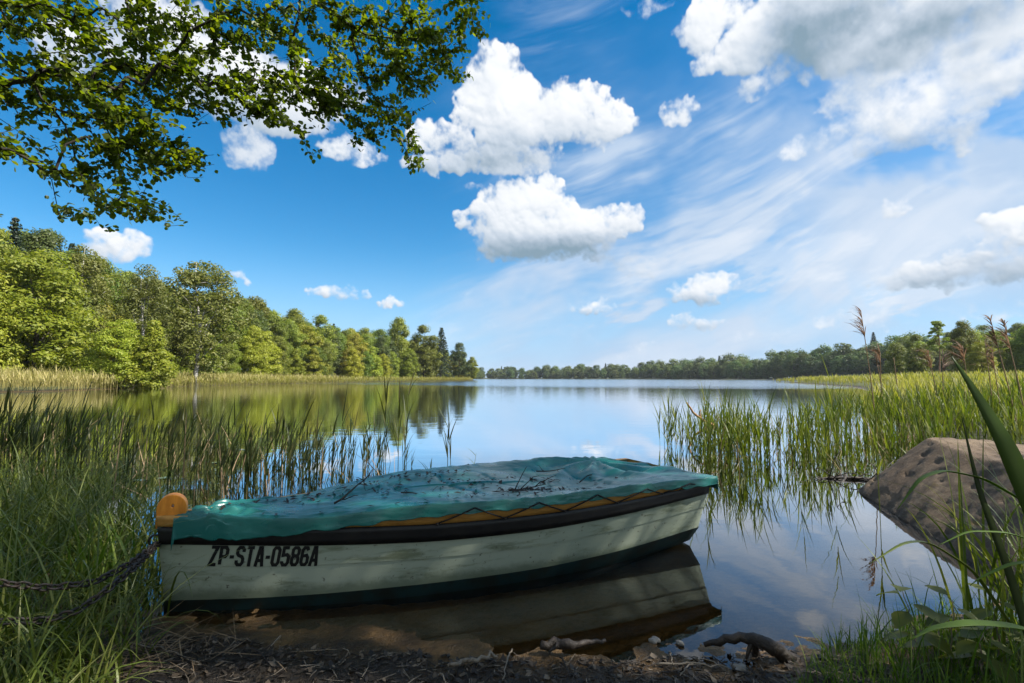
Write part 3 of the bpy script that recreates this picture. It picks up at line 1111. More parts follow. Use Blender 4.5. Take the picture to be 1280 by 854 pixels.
t.l.new(bp.outputs[0], p.inputs['Normal'])
M['hull'] = m


def paint_mat(name, c, rough=.5, var=.3, scale=9, c2=None, bump=.2):
    m, t, out = material(name)
    tc = t.new('ShaderNodeTexCoord')
    nz = t.noise(tc.outputs['Object'], scale, 6, .65)
    c2 = c2 or tuple(x * (1 - var) for x in c)
    p = principled(t, out, Base_Color=t.mix(t.maprange(nz.outputs[0], .4, .65), c, c2), Roughness=rough)
    b = t.new('ShaderNodeBump')
    b.inputs['Strength'].default_value = bump
    b.inputs['Distance'].default_value = .004
    t.l.new(nz.outputs[0], b.inputs['Height'])
    t.l.new(b.outputs[0], p.inputs['Normal'])
    return m


M['bottom'] = paint_mat('hull_bottom', (.010, .030, .030), .45, c2=(.012, .016, .012))
M['black'] = paint_mat('black_band', (.007, .007, .008), .5, c2=(.015, .014, .013))
M['gunwale'] = wood_material('gunwale_wood', (.36, .16, .03), (.60, .31, .07), 5, .55, .4, (.5, 6, 6), .004)
M['post'] = wood_material('post_wood', (.52, .17, .012), (.78, .30, .03), 9, .45, .4, (5, 5, .8), .004)
M['letter'] = paint_mat('letter_paint', (.006, .006, .006), .55)
M['rope'] = paint_mat('cord', (.008, .008, .009), .8)
M['iron'] = paint_mat('rusty_iron', (.014, .011, .009), .6, c2=(.04, .024, .015), scale=40)

# side boards: two planks with a fine step between them
MID = lambda x: f_cz(x) + (f_k0(x) - f_cz(x)) * .60
hull_g = Geo()
lo_end = lambda x: f_cz(x) - .002
V, F = loft(strip(lambda x: f_cz(x) - .004, lambda x: MID(x) - .002, -0.0045, -0.0045, 5), True)
hull_g.add(V, F)
V, F = loft(strip(lambda x: MID(x) - .002, lambda x: MID(x), -.0045, .0, 1), True)
hull_g.add(V, F)
V, F = loft(strip(MID, lambda x: f_gz(x) - .003, .0, .0, 6), True)
hull_g.add(V, F)
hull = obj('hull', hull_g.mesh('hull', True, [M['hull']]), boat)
# bottom: from chine in to the keel, closed
n = 60
xs = np.linspace(0, 1, n) * BL
rings = []
for x in xs:
    b = f_bc(x)
    r_ = [(x + rake(x, f_cz(x)), -(b + .003), f_cz(x)), (x + rake(x, 0) * .8, -(b - .02 - .02 * x / BL), f_bz(x) * .6 + f_cz(x) * .4), (x, -b * .8, f_bz(x)), (x, 0, f_bz(x) - .02), (x, b * .8, f_bz(x)),
          (x + rake(x, 0) * .8, (b - .02 - .02 * x / BL), f_bz(x) * .6 + f_cz(x) * .4), (x + rake(x, f_cz(x)), (b + .003), f_cz(x))]
    rings.append(r_)
V, F = loft(np.array(rings))
F += [tuple(range(7)), tuple((n - 1) * 7 + k for k in range(7))[::-1]]
obj('bottom', mesh('bottom', V, F, True, [M['bottom']]), boat)
V, F = band(lambda x: f_k0(x), lambda x: f_k1(x), .010, .014)
obj('rubbing_band', mesh('rubbing_band', V, F, False, [M['black']]), boat)
V, F = band(lambda x: f_k1(x) + .002, lambda x: f_gz(x), .018, .05)
obj('gunwale', mesh('gunwale', V, F, False, [M['gunwale']]), boat)
# stem post: an upright wooden plate with a rounded head and a bored hole
g = Geo()
hw, th = .060, .024
prof = [(-hw, .445), (-hw, .52)] + [(-hw * math.cos(a), .535 + .062 * math.sin(a)) for a in np.linspace(.12, math.pi - .12, 15)] + [(hw, .52), (hw, .445)]
hole = [(.010 * math.cos(a) + .004, .545 + .011 * math.sin(a)) for a in np.linspace(0, 2 * math.pi, 13)[:-1]]
import bmesh
bm = bmesh.new()
cu = bpy.data.curves.new('tmp_plate', 'CURVE')
cu.dimensions = '2D'
cu.fill_mode = 'BOTH'
for pts_ in (prof, hole):
    spn = cu.splines.new('POLY')
    spn.points.add(len(pts_) - 1)
    for k, (a, b) in enumerate(pts_):
        spn.points[k].co = (a, b, 0, 1)
    spn.use_cyclic_u = True
cu.extrude = th
cu.bevel_depth = .004
cu.bevel_resolution = 2
tmp = bpy.data.objects.new('tmp_plate', cu)
col.objects.link(tmp)
bpy.context.view_layer.update()
pm = bpy.data.meshes.new_from_object(tmp.evaluated_get(bpy.context.evaluated_depsgraph_get()))
bpy.data.objects.remove(tmp)
pm.name = 'stem_post'
pm.transform(Matrix(((1, 0, 0, 0), (0, 0, -1, 0), (0, 1, 0, 0), (0, 0, 0, 1))))
pm.materials.clear()
pm.materials.append(M['post'])
post = obj('stem_post', pm, boat, (.022, 0, -.030))
g = Geo()
g.tube([(0, -.045, .39), (0, .045, .39)], .008, 8)
ang_ = np.linspace(0, 2 * math.pi, 17)
g.tube(np.stack([-.045 + .026 * np.cos(ang_), 0 * ang_, .35 + .026 * np.sin(ang_)], 1), .005, 6)
obj('mooring_ring', g.mesh('mooring_ring', True, [M['iron']]), boat)

# registration lettering painted on the near side
GLYPH = {
    'Z': [[(0, 1), (1, 1), (0, 0), (1, 0)]],
    'P': [[(0, 0), (0, 1), (.75, 1), (1, .86), (1, .6), (.75, .46), (.12, .46)]],
    'S': [[(1, .74), (1, .88), (.75, 1), (.25, 1), (0, .86), (0, .66), (.2, .55), (.8, .46), (1, .34), (1, .14), (.75, 0), (.25, 0), (0, .12), (0, .26)]],
    'T': [[(-.05, 1), (1.05, 1)], [(.5, .90), (.5, -.10)]],
    'A': [[(-.05, -.1), (.36, 1), (.64, 1), (1.05, -.1)], [(.2, .26), (.8, .26)]],
    '0': [[(0, .5), (0, .86), (.25, 1), (.75, 1), (1, .86), (1, .14), (.75, 0), (.25, 0), (0, .14), (0, .5)]],
    '5': [[(.95, 1), (.05, 1), (.05, .56), (.7, .6), (1, .46), (1, .14), (.75, 0), (.25, 0), (0, .14), (0, .22)]],
    '8': [[(.5, .53), (.18, .53), (0, .66), (0, .88), (.25, 1), (.75, 1), (1, .88), (1, .66), (.82, .53), (.5, .53)], [(.5, .52), (.2, .52), (0, .38), (0, .13), (.25, 0), (.75, 0), (1, .13), (1, .38), (.8, .52), (.5, .52)]],
    '6': [[(.95, .84), (.75, 1), (.25, 1), (0, .86), (0, .14), (.25, 0), (.75, 0), (1, .14), (1, .42), (.75, .56), (.12, .5)]],
    '-': [[(-.35, .45), (1.35, .45)]],
}


def ribbon(P, w):
    P = np.asarray(P, float)
    closed = np.allclose(P[0], P[-1])
    D = np.diff(P, axis=0)
    D /= np.linalg.norm(D, axis=1, keepdims=True)
    L, Rr = [], []
    for k in range(len(P)):
        d0 = D[k - 1] if k > 0 else (D[-1] if closed else D[0])
        d1 = D[k] if k < len(D) else (D[0] if closed else D[-1])
        nn = np.array([-(d0 + d1)[1], (d0 + d1)[0]])
        nn /= max(np.linalg.norm(nn), 1e-6)
        c = max(.55, float(nn @ np.array([-d1[1], d1[0]])))
        L.append(P[k] + nn * w / c)
        Rr.append(P[k] - nn * w / c)
    return L, Rr


g = Geo()
cx, TEXT = 0.0, 'ZP-STA-0586A'
GW, GH, GAP, SW = .0305, .084, .0190, .0082
glyph_pts = []
for ch in TEXT:
    wd = GW * (.42 if ch == '-' else 1)
    for k, pl in enumerate(GLYPH[ch]):
        Q = np.array([(cx + a * wd, SW + b * GH) for a, b in pl])
        q2 = [Q[0]]
        for a, b in zip(Q[:-1], Q[1:]):
            m_ = max(1, int(np.linalg.norm(b - a) / .02))
            q2 += [a + (b - a) * (r_ + 1) / m_ for r_ in range(m_)]
        L, Rr = ribbon(q2, SW)
        VV = []
        for a, b in zip(L, Rr):
            VV += [(a[0], a[1], k), (b[0], b[1], k)]
        g.add(VV, [(2 * r_, 2 * r_ + 1, 2 * r_ + 3, 2 * r_ + 2) for r_ in range(len(L) - 1)])
    cx += wd + GAP
lm = g.mesh('lettering', False, [M['letter']])
LV = np.concatenate(g.V)
LX0, LX1 = .215, .690                                  # extent along the boat
xx = LX0 + LV[:, 0] / (cx - GAP) * (LX1 - LX0)
hh = LV[:, 1] / (GH + 2 * SW)
xx = xx + .016 * (hh - .5)
zz = f_k0(xx) - .004 - .102 * (1 - hh)
yy = -(side_y(xx, zz) + .0030 + LV[:, 2] * .0006 + np.where(zz < MID(xx) - .004, -.0030, 0))
lm.vertices.foreach_set('co', np.stack([xx + rake(xx, zz), yy, zz], 1).astype(np.float32).ravel())
lm.update()
obj('lettering', lm, hull)

# ------------------------------------------------------------------ tarpaulin
m, t, out = material('tarpaulin')
tc = t.new('ShaderNodeTexCoord')
na = t.noise(tc.outputs['Object'], 5, 6, .65, .5)
nb = t.noise(tc.outputs['Object'], 60, 4, .7)
nd = t.noise(tc.outputs['Object'], 2.2, 4, .6)
c = t.mix(nd.outputs[0], (.012, .115, .098), (.022, .175, .160))
c = t.mix(t.maprange(na.outputs[0], .55, .72, 0, .45), c, (.045, .12, .11))
c = t.mix(t.maprange(nb.outputs[0], .63, .72, 0, .8), c, (.02, .03, .02))
p = principled(t, out, Base_Color=c, Roughness=t.maprange(na.outputs[0], .3, .7, .24, .45))
p.inputs['Specular IOR Level'].default_value = .55
bp = t.new('ShaderNodeBump')
bp.inputs['Strength'].default_value = .2
bp.inputs['Distance'].default_value = .010
t.l.new(na.outputs[0], bp.inputs['Height'])
t.l.new(bp.outputs[0], p.inputs['Normal'])
M['tarp'] = m

NI, NJ = 230, 150
si = np.linspace(-.02, 1.035, NI)           # along (beyond the ends it hangs down)
tj = np.linspace(-1.34, 1.34, NJ)           # across (beyond 1 it hangs down)
SI, TJ = np.meshgrid(si, tj, indexing='ij')
x = np.clip(SI, .022, 1.008) * BL
hb = f_bt(x) + .032 + .022 * sstep(TJ, 0, .6)
tt = np.clip(TJ, -1, 1)
rimz = f_gz(x) - .008 + .064 * sstep(SI, .16, .42) - .044 * sstep(SI, .72, 1.0) + .012 * np.exp(-((SI - .10) / .07) ** 2) - .012 * sstep(SI, .12, .0) + .010 * np.sin(SI * 9) * (tt < 0)
far_lift = np.where(tt > 0, tt, 0) ** 1.5
apex = .012 * np.exp(-((SI - .875) / .12) ** 2) * np.exp(-((tt - .80) / .50) ** 2)
far_drop = -.06 * sstep(SI, .93, 1.01) * sstep(tt, .2, 1.0)
sag = -.085 * np.exp(-((SI - .76) / .13) ** 2) * (1 - np.clip(np.abs(tt + .05), 0, 1) ** 2) - .018 * sstep(SI, .2, .5) * (1 - tt ** 2)
hump = .010 * np.exp(-((SI - .16) / .12) ** 2) * (1 - tt ** 2)
ridge = .018 * np.exp(-((SI - .42) / .2) ** 2) * np.exp(-((tt - .45) / .16) ** 2)
# folds radiating from the raised far corner, wrinkles along the rim
ax_, ay_ = (SI - .90) * BL, (tt - .8) * hb
th_ = np.arctan2(ay_, ax_)
rd_ = np.hypot(ax_, ay_)
folds = .014 * np.sin(th_ * 11 + 1.3 * np.sin(rd_ * 7)) * np.exp(-((rd_ - .35) / .3) ** 2)
crease = -.012 * np.exp(-np.abs(((SI * 9 + .35 * TJ + .5 * fbm(SI * 3, TJ, 2, .5, 240)) % 1) - .5) * 16) * sstep(np.abs(TJ), 1.05, .2) * sstep(SI, .15, .3)
wr = crease + (fbm(SI * 22, TJ * 7, 4, .55, 201) - .5) * .012 + (fbm(SI * 60, TJ * 9, 3, .55, 207) - .5) * .012 * sstep(np.abs(TJ), .55, 1.0) + (fbm(SI * 8, TJ * 4, 2, .5, 214) - .5) * .014 * (1 - tt ** 2)
bunch = (fbm(SI * 40, TJ * 6, 3, .55, 211) - .5) * .075 * np.exp(-((SI - .07) / .06) ** 2)
z = rimz - .002 * np.clip(tt, 0, 1) * sstep(SI, .2, .5) + apex + far_drop + sag + hump + ridge + folds + wr + bunch
over_t = np.clip(np.abs(TJ) - 1, 0, 1)
hang = .062 + .010 * np.sin(SI * BL * 2 * math.pi / .36 + 2.2 * fbm(SI * 5, TJ * 0, 2, .5, 219)) ** 2 + .012 * (fbm(SI * 14, TJ * 0, 3, .5, 221) - .5) + .035 * np.exp(-((SI - .10) / .09) ** 2) - .014 * sstep(SI, .25, .6)
drop_t = over_t / .34 * hang
over_s = np.clip(SI - 1.008, 0, 1) / .027 * .085 + np.clip(.022 - SI, 0, 1) / .042 * .10
z = z - np.maximum(drop_t, over_s) - .5 * np.minimum(drop_t, over_s)
curl = sstep(np.abs(TJ), .86, 1.0) * .005
z -= curl
flutter = (fbm(SI * 30, TJ * 3, 3, .55, 231) - .5) * .014 * np.clip(over_t * 4, 0, 1)
y = np.sign(TJ) * np.minimum(np.abs(TJ), 1) * hb + np.sign(TJ) * (np.sqrt(over_t) * .014 + flutter * .8)
xo = x + np.sign(SI - .5) * (np.clip(SI - 1.008, 0, 1) + np.clip(.022 - SI, 0, 1)) * .35 + rake(x, z)
V = np.stack([xo, y, z], 2).reshape(-1, 3)
idx = np.arange(NI * NJ).reshape(NI, NJ)
F = np.stack([idx[:-1, :-1], idx[1:, :-1], idx[1:, 1:], idx[:-1, 1:]], 2).reshape(-1, 4)
tarp = obj('tarpaulin', mesh('tarpaulin', V, F, True, [M['tarp']]))
tarp.location = boat.location
tarp.rotation_euler = boat.rotation_euler
sm = tarp.modifiers.new('thickness', 'SOLIDIFY')
sm.thickness = .003
tag(tarp, 'wrinkled blue-green tarpaulin stretched over the rowing boat, wet and littered with twigs', 'tarpaulin')
TZ = z
TX, TY = xo, y


def tarp_pt(s, t_):
    i = int(np.clip(np.searchsorted(si, s), 0, NI - 1))
    j = int(np.clip(np.searchsorted(tj, t_), 0, NJ - 1))
    return np.array([TX[i, j], TY[i, j], TZ[i, j]])


def boat_world(v):
    v = np.asarray(v, float)
    return bow + v[..., 0:1] * BU + v[..., 1:2] * BN + v[..., 2:3] * np.array([0, 0, 1.0])


# black lashing laced in a zigzag between hem and band
g = Geo()
pts_ = []
ss = np.arange(.40, 1.0, .058)
for k, s in enumerate(ss):
    if k % 2 == 0:
        q = s * BL
        pts_.append((q, -(side_y(q, f_k1(q)) + .026), f_k1(q) + .004))
    else:
        v = tarp_pt(s, -1.25)
        pts_.append((v[0], v[1] - .010, v[2] + .012))
for a, b in zip(pts_[:-1], pts_[1:]):
    g.tube(smooth_path([a, (np.array(a) + b) / 2 + (0, -.004, -.003), b], 6), .0042, 5)
obj('lashing_cord', g.mesh('lashing_cord', True, [M['rope']]), tarp)
g = Geo()
for k, a in enumerate(pts_):
    if k % 2 == 0:
        g.tube([np.array(a) + (0, .02, 0), np.array(a) + (0, -.008, -.002)], .006, 6)
obj('lashing_hooks', g.mesh('lashing_hooks', True, [M['iron']]), tarp)

# leaf scraps and dirt lying on the tarp
lrg = np.random.default_rng(77)
g = Geo()
for (cs, ct, ns, sp_) in [(.56, -.62, 60, .05), (.60, -.55, 70, .06), (.53, .0, 36, .03), (.26, .15, 60, .10), (.40, .30, 60, .12), (.75, -.1, 24, .12), (.3, -.6, 30, .2), (.48, -.3, 40, .2), (.20, .35, 40, .06), (.70, .15, 26, .03), (.45, .42, 70, .08)]:
    for _ in range(int(ns * .7)):
        s, t_ = np.clip(cs + lrg.normal(0, sp_), .08, .97), np.clip(ct + lrg.normal(0, sp_ * 2.5), -.9, .9)
        p0 = boat_world(tarp_pt(s, t_)) + (0, 0, .006)
        a = lrg.uniform(0, 6.28)
        L, w_ = lrg.uniform(.008, .028), lrg.uniform(.004, .011)
        d1, d2 = np.array([math.cos(a), math.sin(a), lrg.normal(0, .25)]), np.array([-math.sin(a), math.cos(a), lrg.normal(0, .25)])
        g.add([p0 - d1 * L, p0 - d2 * w_ + (0, 0, .004), p0 + d1 * L, p0 + d2 * w_ + (0, 0, .002)], [(0, 1, 2, 3)])
lt = obj('leaf_litter', g.mesh('leaf_litter', False, [M['dark_stick']]))
tag(lt, 'dark scraps of dead leaves scattered over the wet tarpaulin', 'leaf litter', kind='stuff')


def twig_geo(rg, p0, d, L, r, forks=3, wob=.12, g=None):
    g = g or Geo()
    d = unit(np.asarray(d, float))
    P = [np.asarray(p0, float)]
    for k in range(7):
        d = unit(d + rg.normal(0, wob, 3))
        P.append(P[-1] + d * L / 7)
    P = np.array(P)
    g.tube(P, np.linspace(r, r * .4, 8), 5)
    for _ in range(forks):
        i = rg.integers(1, 6)
        dd = unit(P[i + 1] - P[i] + rg.normal(0, .6, 3))
        Lf = L * rg.uniform(.2, .45)
        Q = [P[i]]
        for k in range(4):
            dd = unit(dd + rg.normal(0, .2, 3))
            Q.append(Q[-1] + dd * Lf / 4)
        g.tube(np.array(Q), np.linspace(r * .6, r * .25, 5), 4)
    return g


for (s, t_, dx, dy, dz, L, r, forks, lab) in [
    (.245, -.55, 1, .25, .30, .30, .006, 5, 'forked dark twig standing up on the bow half of the tarpaulin'),
    (.55, -.62, 1, .05, .06, .36, .006, 5, 'knotty dark twig lying along the near edge of the tarpaulin'),
    (.775, .05, 1, .55, .12, .30, .005, 0, 'thin straight dark stick lying across the hollow of the tarpaulin'),
    (.715, .55, 1, -.4, .0, .22, .005, 2, 'short dark twig near the raised far corner of the tarpaulin'),
    (.36, -.35, 1, .15, .02, .24, .004, 2, 'fine dark twig lying flat midway along the tarpaulin'),
]:
    p0 = boat_world(tarp_pt(s, t_)) + (0, 0, .012)
    d = dx * BU + dy * BN + np.array([0, 0, dz])
    tag(obj('twig', twig_geo(lrg, p0, d, L, r, forks).mesh('twig', True, [M['dark_stick']])), lab, 'twig', 'twigs fallen on the tarpaulin')

# ------------------------------------------------------------------ mooring chains
def chain(name, pts, label, link=.044):
    P = smooth_path(pts, 240)
    d = np.concatenate([[0], np.cumsum(np.linalg.norm(np.diff(P, axis=0), axis=1))])
    n = int(d[-1] / (link * .72))
    g = Geo()
    a = np.linspace(0, 2 * math.pi, 13)
    for k in range(n):
        q = (k + .5) * d[-1] / n
        c = np.array([np.interp(q, d, P[:, i]) for i in range(3)])
        c2 = np.array([np.interp(min(q + .02, d[-1]), d, P[:, i]) for i in range(3)])
        c1 = np.array([np.interp(max(q - .02, 0), d, P[:, i]) for i in range(3)])
        tdir = unit(c2 - c1)
        sd = unit(np.cross(tdir, (0, 0, 1)))
        upv = np.cross(sd, tdir)
        e = sd if k % 2 else upv
        e = unit(e + .35 * (upv if k % 2 else -sd))
        ring = c + np.cos(a)[:, None] * tdir * link * .5 + np.sin(a)[:, None] * e * link * .30
        g.tube(ring, .0048, 5, cap=False)
    return tag(obj(name, g.mesh(name, True, [M['iron']])), label, 'chain')


ring_w = bow - BU * .02 + np.array([0, 0, .345])
chain('mooring_chain', [ring_w, at_y(160, 706, 2.25), at_y(118, 728, 2.12), at_y(60, 735, 2.0), at_y(0, 729, 1.9), at_y(-60, 715, 1.85)], 'rusty dark mooring chain, the upper strand running left from the bow across the sedge')
chain('mooring_chain', [ring_w + (-.01, .0, -.01), at_y(165, 712, 2.2), at_y(128, 742, 2.05), at_y(95, 765, 1.95), at_y(55, 776, 1.9), at_y(0, 777, 1.85), at_y(-60, 774, 1.8)], 'rusty dark mooring chain, the lower strand sagging from the bow into the grass')

# ------------------------------------------------------------------ boulder
bm = bmesh.new()
bmesh.ops.create_icosphere(bm, subdivisions=7, radius=1.0)
rock_me = bpy.data.meshes.new('boulder')
bm.to_mesh(rock_me)
bm.free()
n = len(rock_me.vertices)
RV = np.empty(n * 3, np.float32)
rock_me.vertices.foreach_get('co', RV)
U0 = RV.reshape(-1, 3).astype(float)
UB = U0 / (np.abs(U0) ** 5).sum(1, keepdims=True) ** .2
e0 = at_z(1070, 612, 0.0)
e1 = at_z(1236, 716, 0.0)
ed = unit(e1 - e0)                               # along the waterline towards us
en = np.array([-ed[1], ed[0], 0])
if en[0] < 0:
    en = -en                                      # inland
mid = .5 * (e0 + e1)
# local: a along waterline, b inland, c up
ctr = mid + en * 1.30
scale = np.array([2.0, 1.55, .95])
Pl = UB * scale
Pl[:, 2] -= .18


def cut(P, nv, d, soft=.04):
    nv = unit(np.asarray(nv, float))
    q = P @ nv - d
    k = np.where(q > 0, q, 0)
    return P - nv * (k * .93)[:, None]


Pl = cut(Pl, (.0, -.62, .72), .835)       # broad sloping face towards the water
Pl = cut(Pl, (0.02, .05, 1), .475)         # flat top
Pl = cut(Pl, (-.9, -.15, .30), 1.30)       # end facet by the reeds
Pl = cut(Pl, (.0, -1, -.35), 1.24)       # undercut at the waterline
lowp = fbm(Pl[:, 0] * 1.6 + Pl[:, 2], Pl[:, 1] * 1.6 - Pl[:, 2] * .7, 3, .5, 301) - .5
hip = fbm(Pl[:, 0] * 5 + Pl[:, 2] * 3, Pl[:, 1] * 9 - Pl[:, 2] * 6, 7, .62, 307) - .5
Nn = U0 / scale
Nn /= np.linalg.norm(Nn, axis=1, keepdims=True)
Pl = Pl + Nn * (lowp * .10 + hip * .05)[:, None]
# oblong pits in rows on the sloping face
prg = np.random.default_rng(9)
for _ in range(26):
    a0, b0 = prg.uniform(-1.2, 1.2), prg.uniform(-1.22, -.72)
    qa, qb = (Pl[:, 0] - a0) + .4 * (Pl[:, 1] - b0), Pl[:, 1] - b0
    q = (qa / .050) ** 2 + (qb / .020) ** 2
    Pl[:, 2] -= .035 * np.exp(-q ** 1.5) * (Pl[:, 2] > .05) * prg.uniform(.5, 1)
RW = ctr + Pl[:, 0:1] * ed + Pl[:, 1:2] * en + Pl[:, 2:3] * np.array([0, 0, 1.0])
rock_me.vertices.foreach_set('co', (RW - ctr).astype(np.float32).ravel())
rock_me.polygons.foreach_set('use_smooth', np.ones(len(rock_me.polygons), bool))
m, t, out = material('boulder_stone')
tc = t.new('ShaderNodeTexCoord')
na = t.noise(tc.outputs['Object'], 1.8, 6, .6)
nb = t.noise(tc.outputs['Object'], 16, 9, .75)
nl = t.noise(tc.outputs['Object'], 3.3, 4, .6)
geo = t.new('ShaderNodeNewGeometry')
sp = t.new('ShaderNodeSeparateXYZ')
t.l.new(geo.outputs['Position'], sp.inputs[0])
c = t.ramp(t.math('MULTIPLY_ADD', na.outputs[0], .5, t.math('MULTIPLY', nb.outputs[0], .5)), [(.3, (.035, .022, .012)), (.5, (.105, .068, .038)), (.7, (.23, .165, .10))])
c = t.mix(t.maprange(nl.outputs[0], .60, .72, 0, .75), c, (.19, .12, .02))
c = t.mix(t.maprange(sp.outputs['Z'], .10, .02, 0, .75), c, (.05, .035, .022))
p = principled(t, out, Base_Color=c, Roughness=.85)
bp = t.new('ShaderNodeBump')
bp.inputs['Strength'].default_value = .6
bp.inputs['Distance'].default_value = .03
t.l.new(nb.outputs[0], bp.inputs['Height'])
t.l.new(bp.outputs[0], p.inputs['Normal'])
M['rock'] = m
rock_me.materials.append(m)
rock_me.update()
tag(obj('boulder', rock_me, None, tuple(ctr)), 'large flat-topped brown boulder with dark pits sloping into the water on the right', 'boulder')

# ------------------------------------------------------------------ reeds and grasses
grg = np.random.default_rng(21)


def reed_parts(base, h, rg, leaves=6, lw=.019, ll=.36, stem_w=.0075, head0=None, lean=.05, up=.42):
    """stems with upright lance leaves for an array of feet"""
    N = len(base)
    hd = rg.uniform(0, 6.28, N)
    ln, bn = np.abs(rg.normal(0, lean, N)), rg.normal(0, lean, N)
    out_ = []
    for q in (0, 1):
        st = rg.bit_generator.state
        out_.append(blades(base, hd, h, np.full(N, stem_w), ln, bn, 4, rg, 1.2 if q else .2, .35, .5))
    # leaf positions along the same curve
    for k in range(leaves):
        f = rg.uniform(.42, .98, N)
        th = ln + bn * f ** 1.4 / 2.4
        pos = base + np.stack([np.sin(th) * h * f * np.cos(hd), np.sin(th) * h * f * np.sin(hd), np.cos(th) * h * f], 1)
        a = rg.uniform(0, 6.28, N) if head0 is None else rg.normal(head0, .9, N)
        out_.append(blades(pos, a, ll * rg.uniform(.6, 1.25, N) * np.clip(h, .5, 1.5), lw * rg.uniform(.7, 1.2, N), rg.uniform(.12, up, N), rg.uniform(0, .75, N), 4, rg, .35, .8, .25))
    return join(out_)


def stuff(name, VF, matname, label, cat):
    o = obj(name, mesh(name, VF[0], VF[1], False, [M[matname]]))
    return tag(o, label, cat, kind='stuff')


def in_px(n, x0, x1, y0, y1, rg, z=0.0, cond=None):
    """feet scattered over a patch of ground seen in the photograph"""
    out_ = []
    while len(out_) < n:
        px, py = rg.uniform(x0, x1), rg.uniform(y0, y1)
        p_ = at_z(px, py, z)
        if cond is None or cond(px, py, p_):
            out_.append(p_)
    return np.array(out_)


def area(n, poly, rg, cond=None):
    P = np.asarray(poly, float)
    lo, hi = P.min(0), P.max(0)
    out_ = []
    while len(out_) < n:
        q = rg.uniform(lo, hi, (4 * n, 2))
        ins = np.zeros(len(q), bool)
        for i in range(len(P)):
            (ax, ay), (bx, by) = P[i], P[(i + 1) % len(P)]
            c_ = (ay > q[:, 1]) != (by > q[:, 1])
            ins ^= c_ & (q[:, 0] < ax + (q[:, 1] - ay) * (bx - ax) / ((by - ay) or 1e-9))
        q = q[ins]
        if cond is not None:
            q = q[cond(q[:, 0], q[:, 1])]
        out_ += list(q)
    q = np.array(out_[:n])
    return q


def feet(q, under=True):
    zz_ = land(q[:, 0], q[:, 1])
    return np.stack([q[:, 0], q[:, 1], np.maximum(zz_, -.35)], 1)


def clumpy(q, rg, k, sd):
    """pull points towards random clump centres"""
    c = q[rg.integers(0, len(q), k)]
    j = rg.integers(0, k, len(q))
    return np.where(rg.uniform(size=(len(q), 1)) < .7, c[j] + rg.normal(0, sd, (len(q), 2)), q)


# left reed bed standing in the shallows
qa = area(400, [(-8.5, 4.6), (-4.6, 4.2), (-3.3, 4.6), (-2.8, 6.2), (-2.6, 8.2), (-5.5, 9.5), (-9.5, 9.0)], grg)
qa = clumpy(qa, grg, 90, .22)
hgt_ = np.clip(.55 + grg.normal(0, .11, len(qa)) - .07 * np.clip(qa[:, 0] + 5, 0, 4), .3, 1.1)
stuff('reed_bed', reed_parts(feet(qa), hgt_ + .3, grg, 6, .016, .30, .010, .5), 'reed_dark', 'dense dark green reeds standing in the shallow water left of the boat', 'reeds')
qb = area(150, [(-3.4, 4.2), (-1.6, 4.6), (-1.1, 5.6), (-1.3, 7.0), (-2.6, 7.2), (-3.2, 5.6)], grg)
qb = clumpy(qb, grg, 20, .12)
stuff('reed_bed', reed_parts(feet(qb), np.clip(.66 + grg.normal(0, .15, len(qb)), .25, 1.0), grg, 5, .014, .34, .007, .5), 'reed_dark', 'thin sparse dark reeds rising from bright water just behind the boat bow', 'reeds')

# right reed cluster in front of open water
qc = area(260, [(2.35, 6.4), (4.1, 6.2), (4.4, 7.0), (5.2, 8.2), (4.2, 9.6), (2.6, 9.2)], grg)
qc = clumpy(qc, grg, 55, .14)
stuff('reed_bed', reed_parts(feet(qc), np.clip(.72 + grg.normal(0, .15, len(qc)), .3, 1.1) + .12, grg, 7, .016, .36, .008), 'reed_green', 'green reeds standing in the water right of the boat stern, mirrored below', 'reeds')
# brighter reeds behind the boulder and out along the bank
qd = area(1500, [(4.35, 6.5), (5.2, 6.0), (7, 6.2), (14, 9), (15, 14), (9, 13.2), (5.2, 10.2)], grg)
stuff('reed_bed', reed_parts(feet(qd), np.clip(.62 + grg.normal(0, .12, len(qd)), .3, 1.1) + .05, grg, 6, .018, .40, .008), 'reed_green', 'bright green reeds growing thickly behind the boulder', 'reeds')
# meadow of reeds reaching far out on the right
qe = area(5200, [(7, 10.4), (16, 12), (40, 22), (60, 45), (34, 44), (20, 28), (12, 17.5)], grg)
stuff('reed_bed', reed_parts(feet(qe), np.clip(.68 + grg.normal(0, .10, len(qe)), .4, 1.3), grg, 4, .030, .5, .012), 'reed_meadow', 'wide yellow-green meadow of reeds on the right shore', 'reeds')
qf = area(9000, [(30, 40), (60, 44), (150, 90), (190, 150), (120, 175), (84, 146), (70, 138), (46, 72)], grg)
stuff('reed_bed', reed_parts(feet(qf), np.clip(.95 + grg.normal(0, .10, len(qf)), .6, 1.5), grg, 3, .10, .6, .03), 'reed_meadow', 'far flat strip of pale green reeds running out to a point on the right', 'reeds')
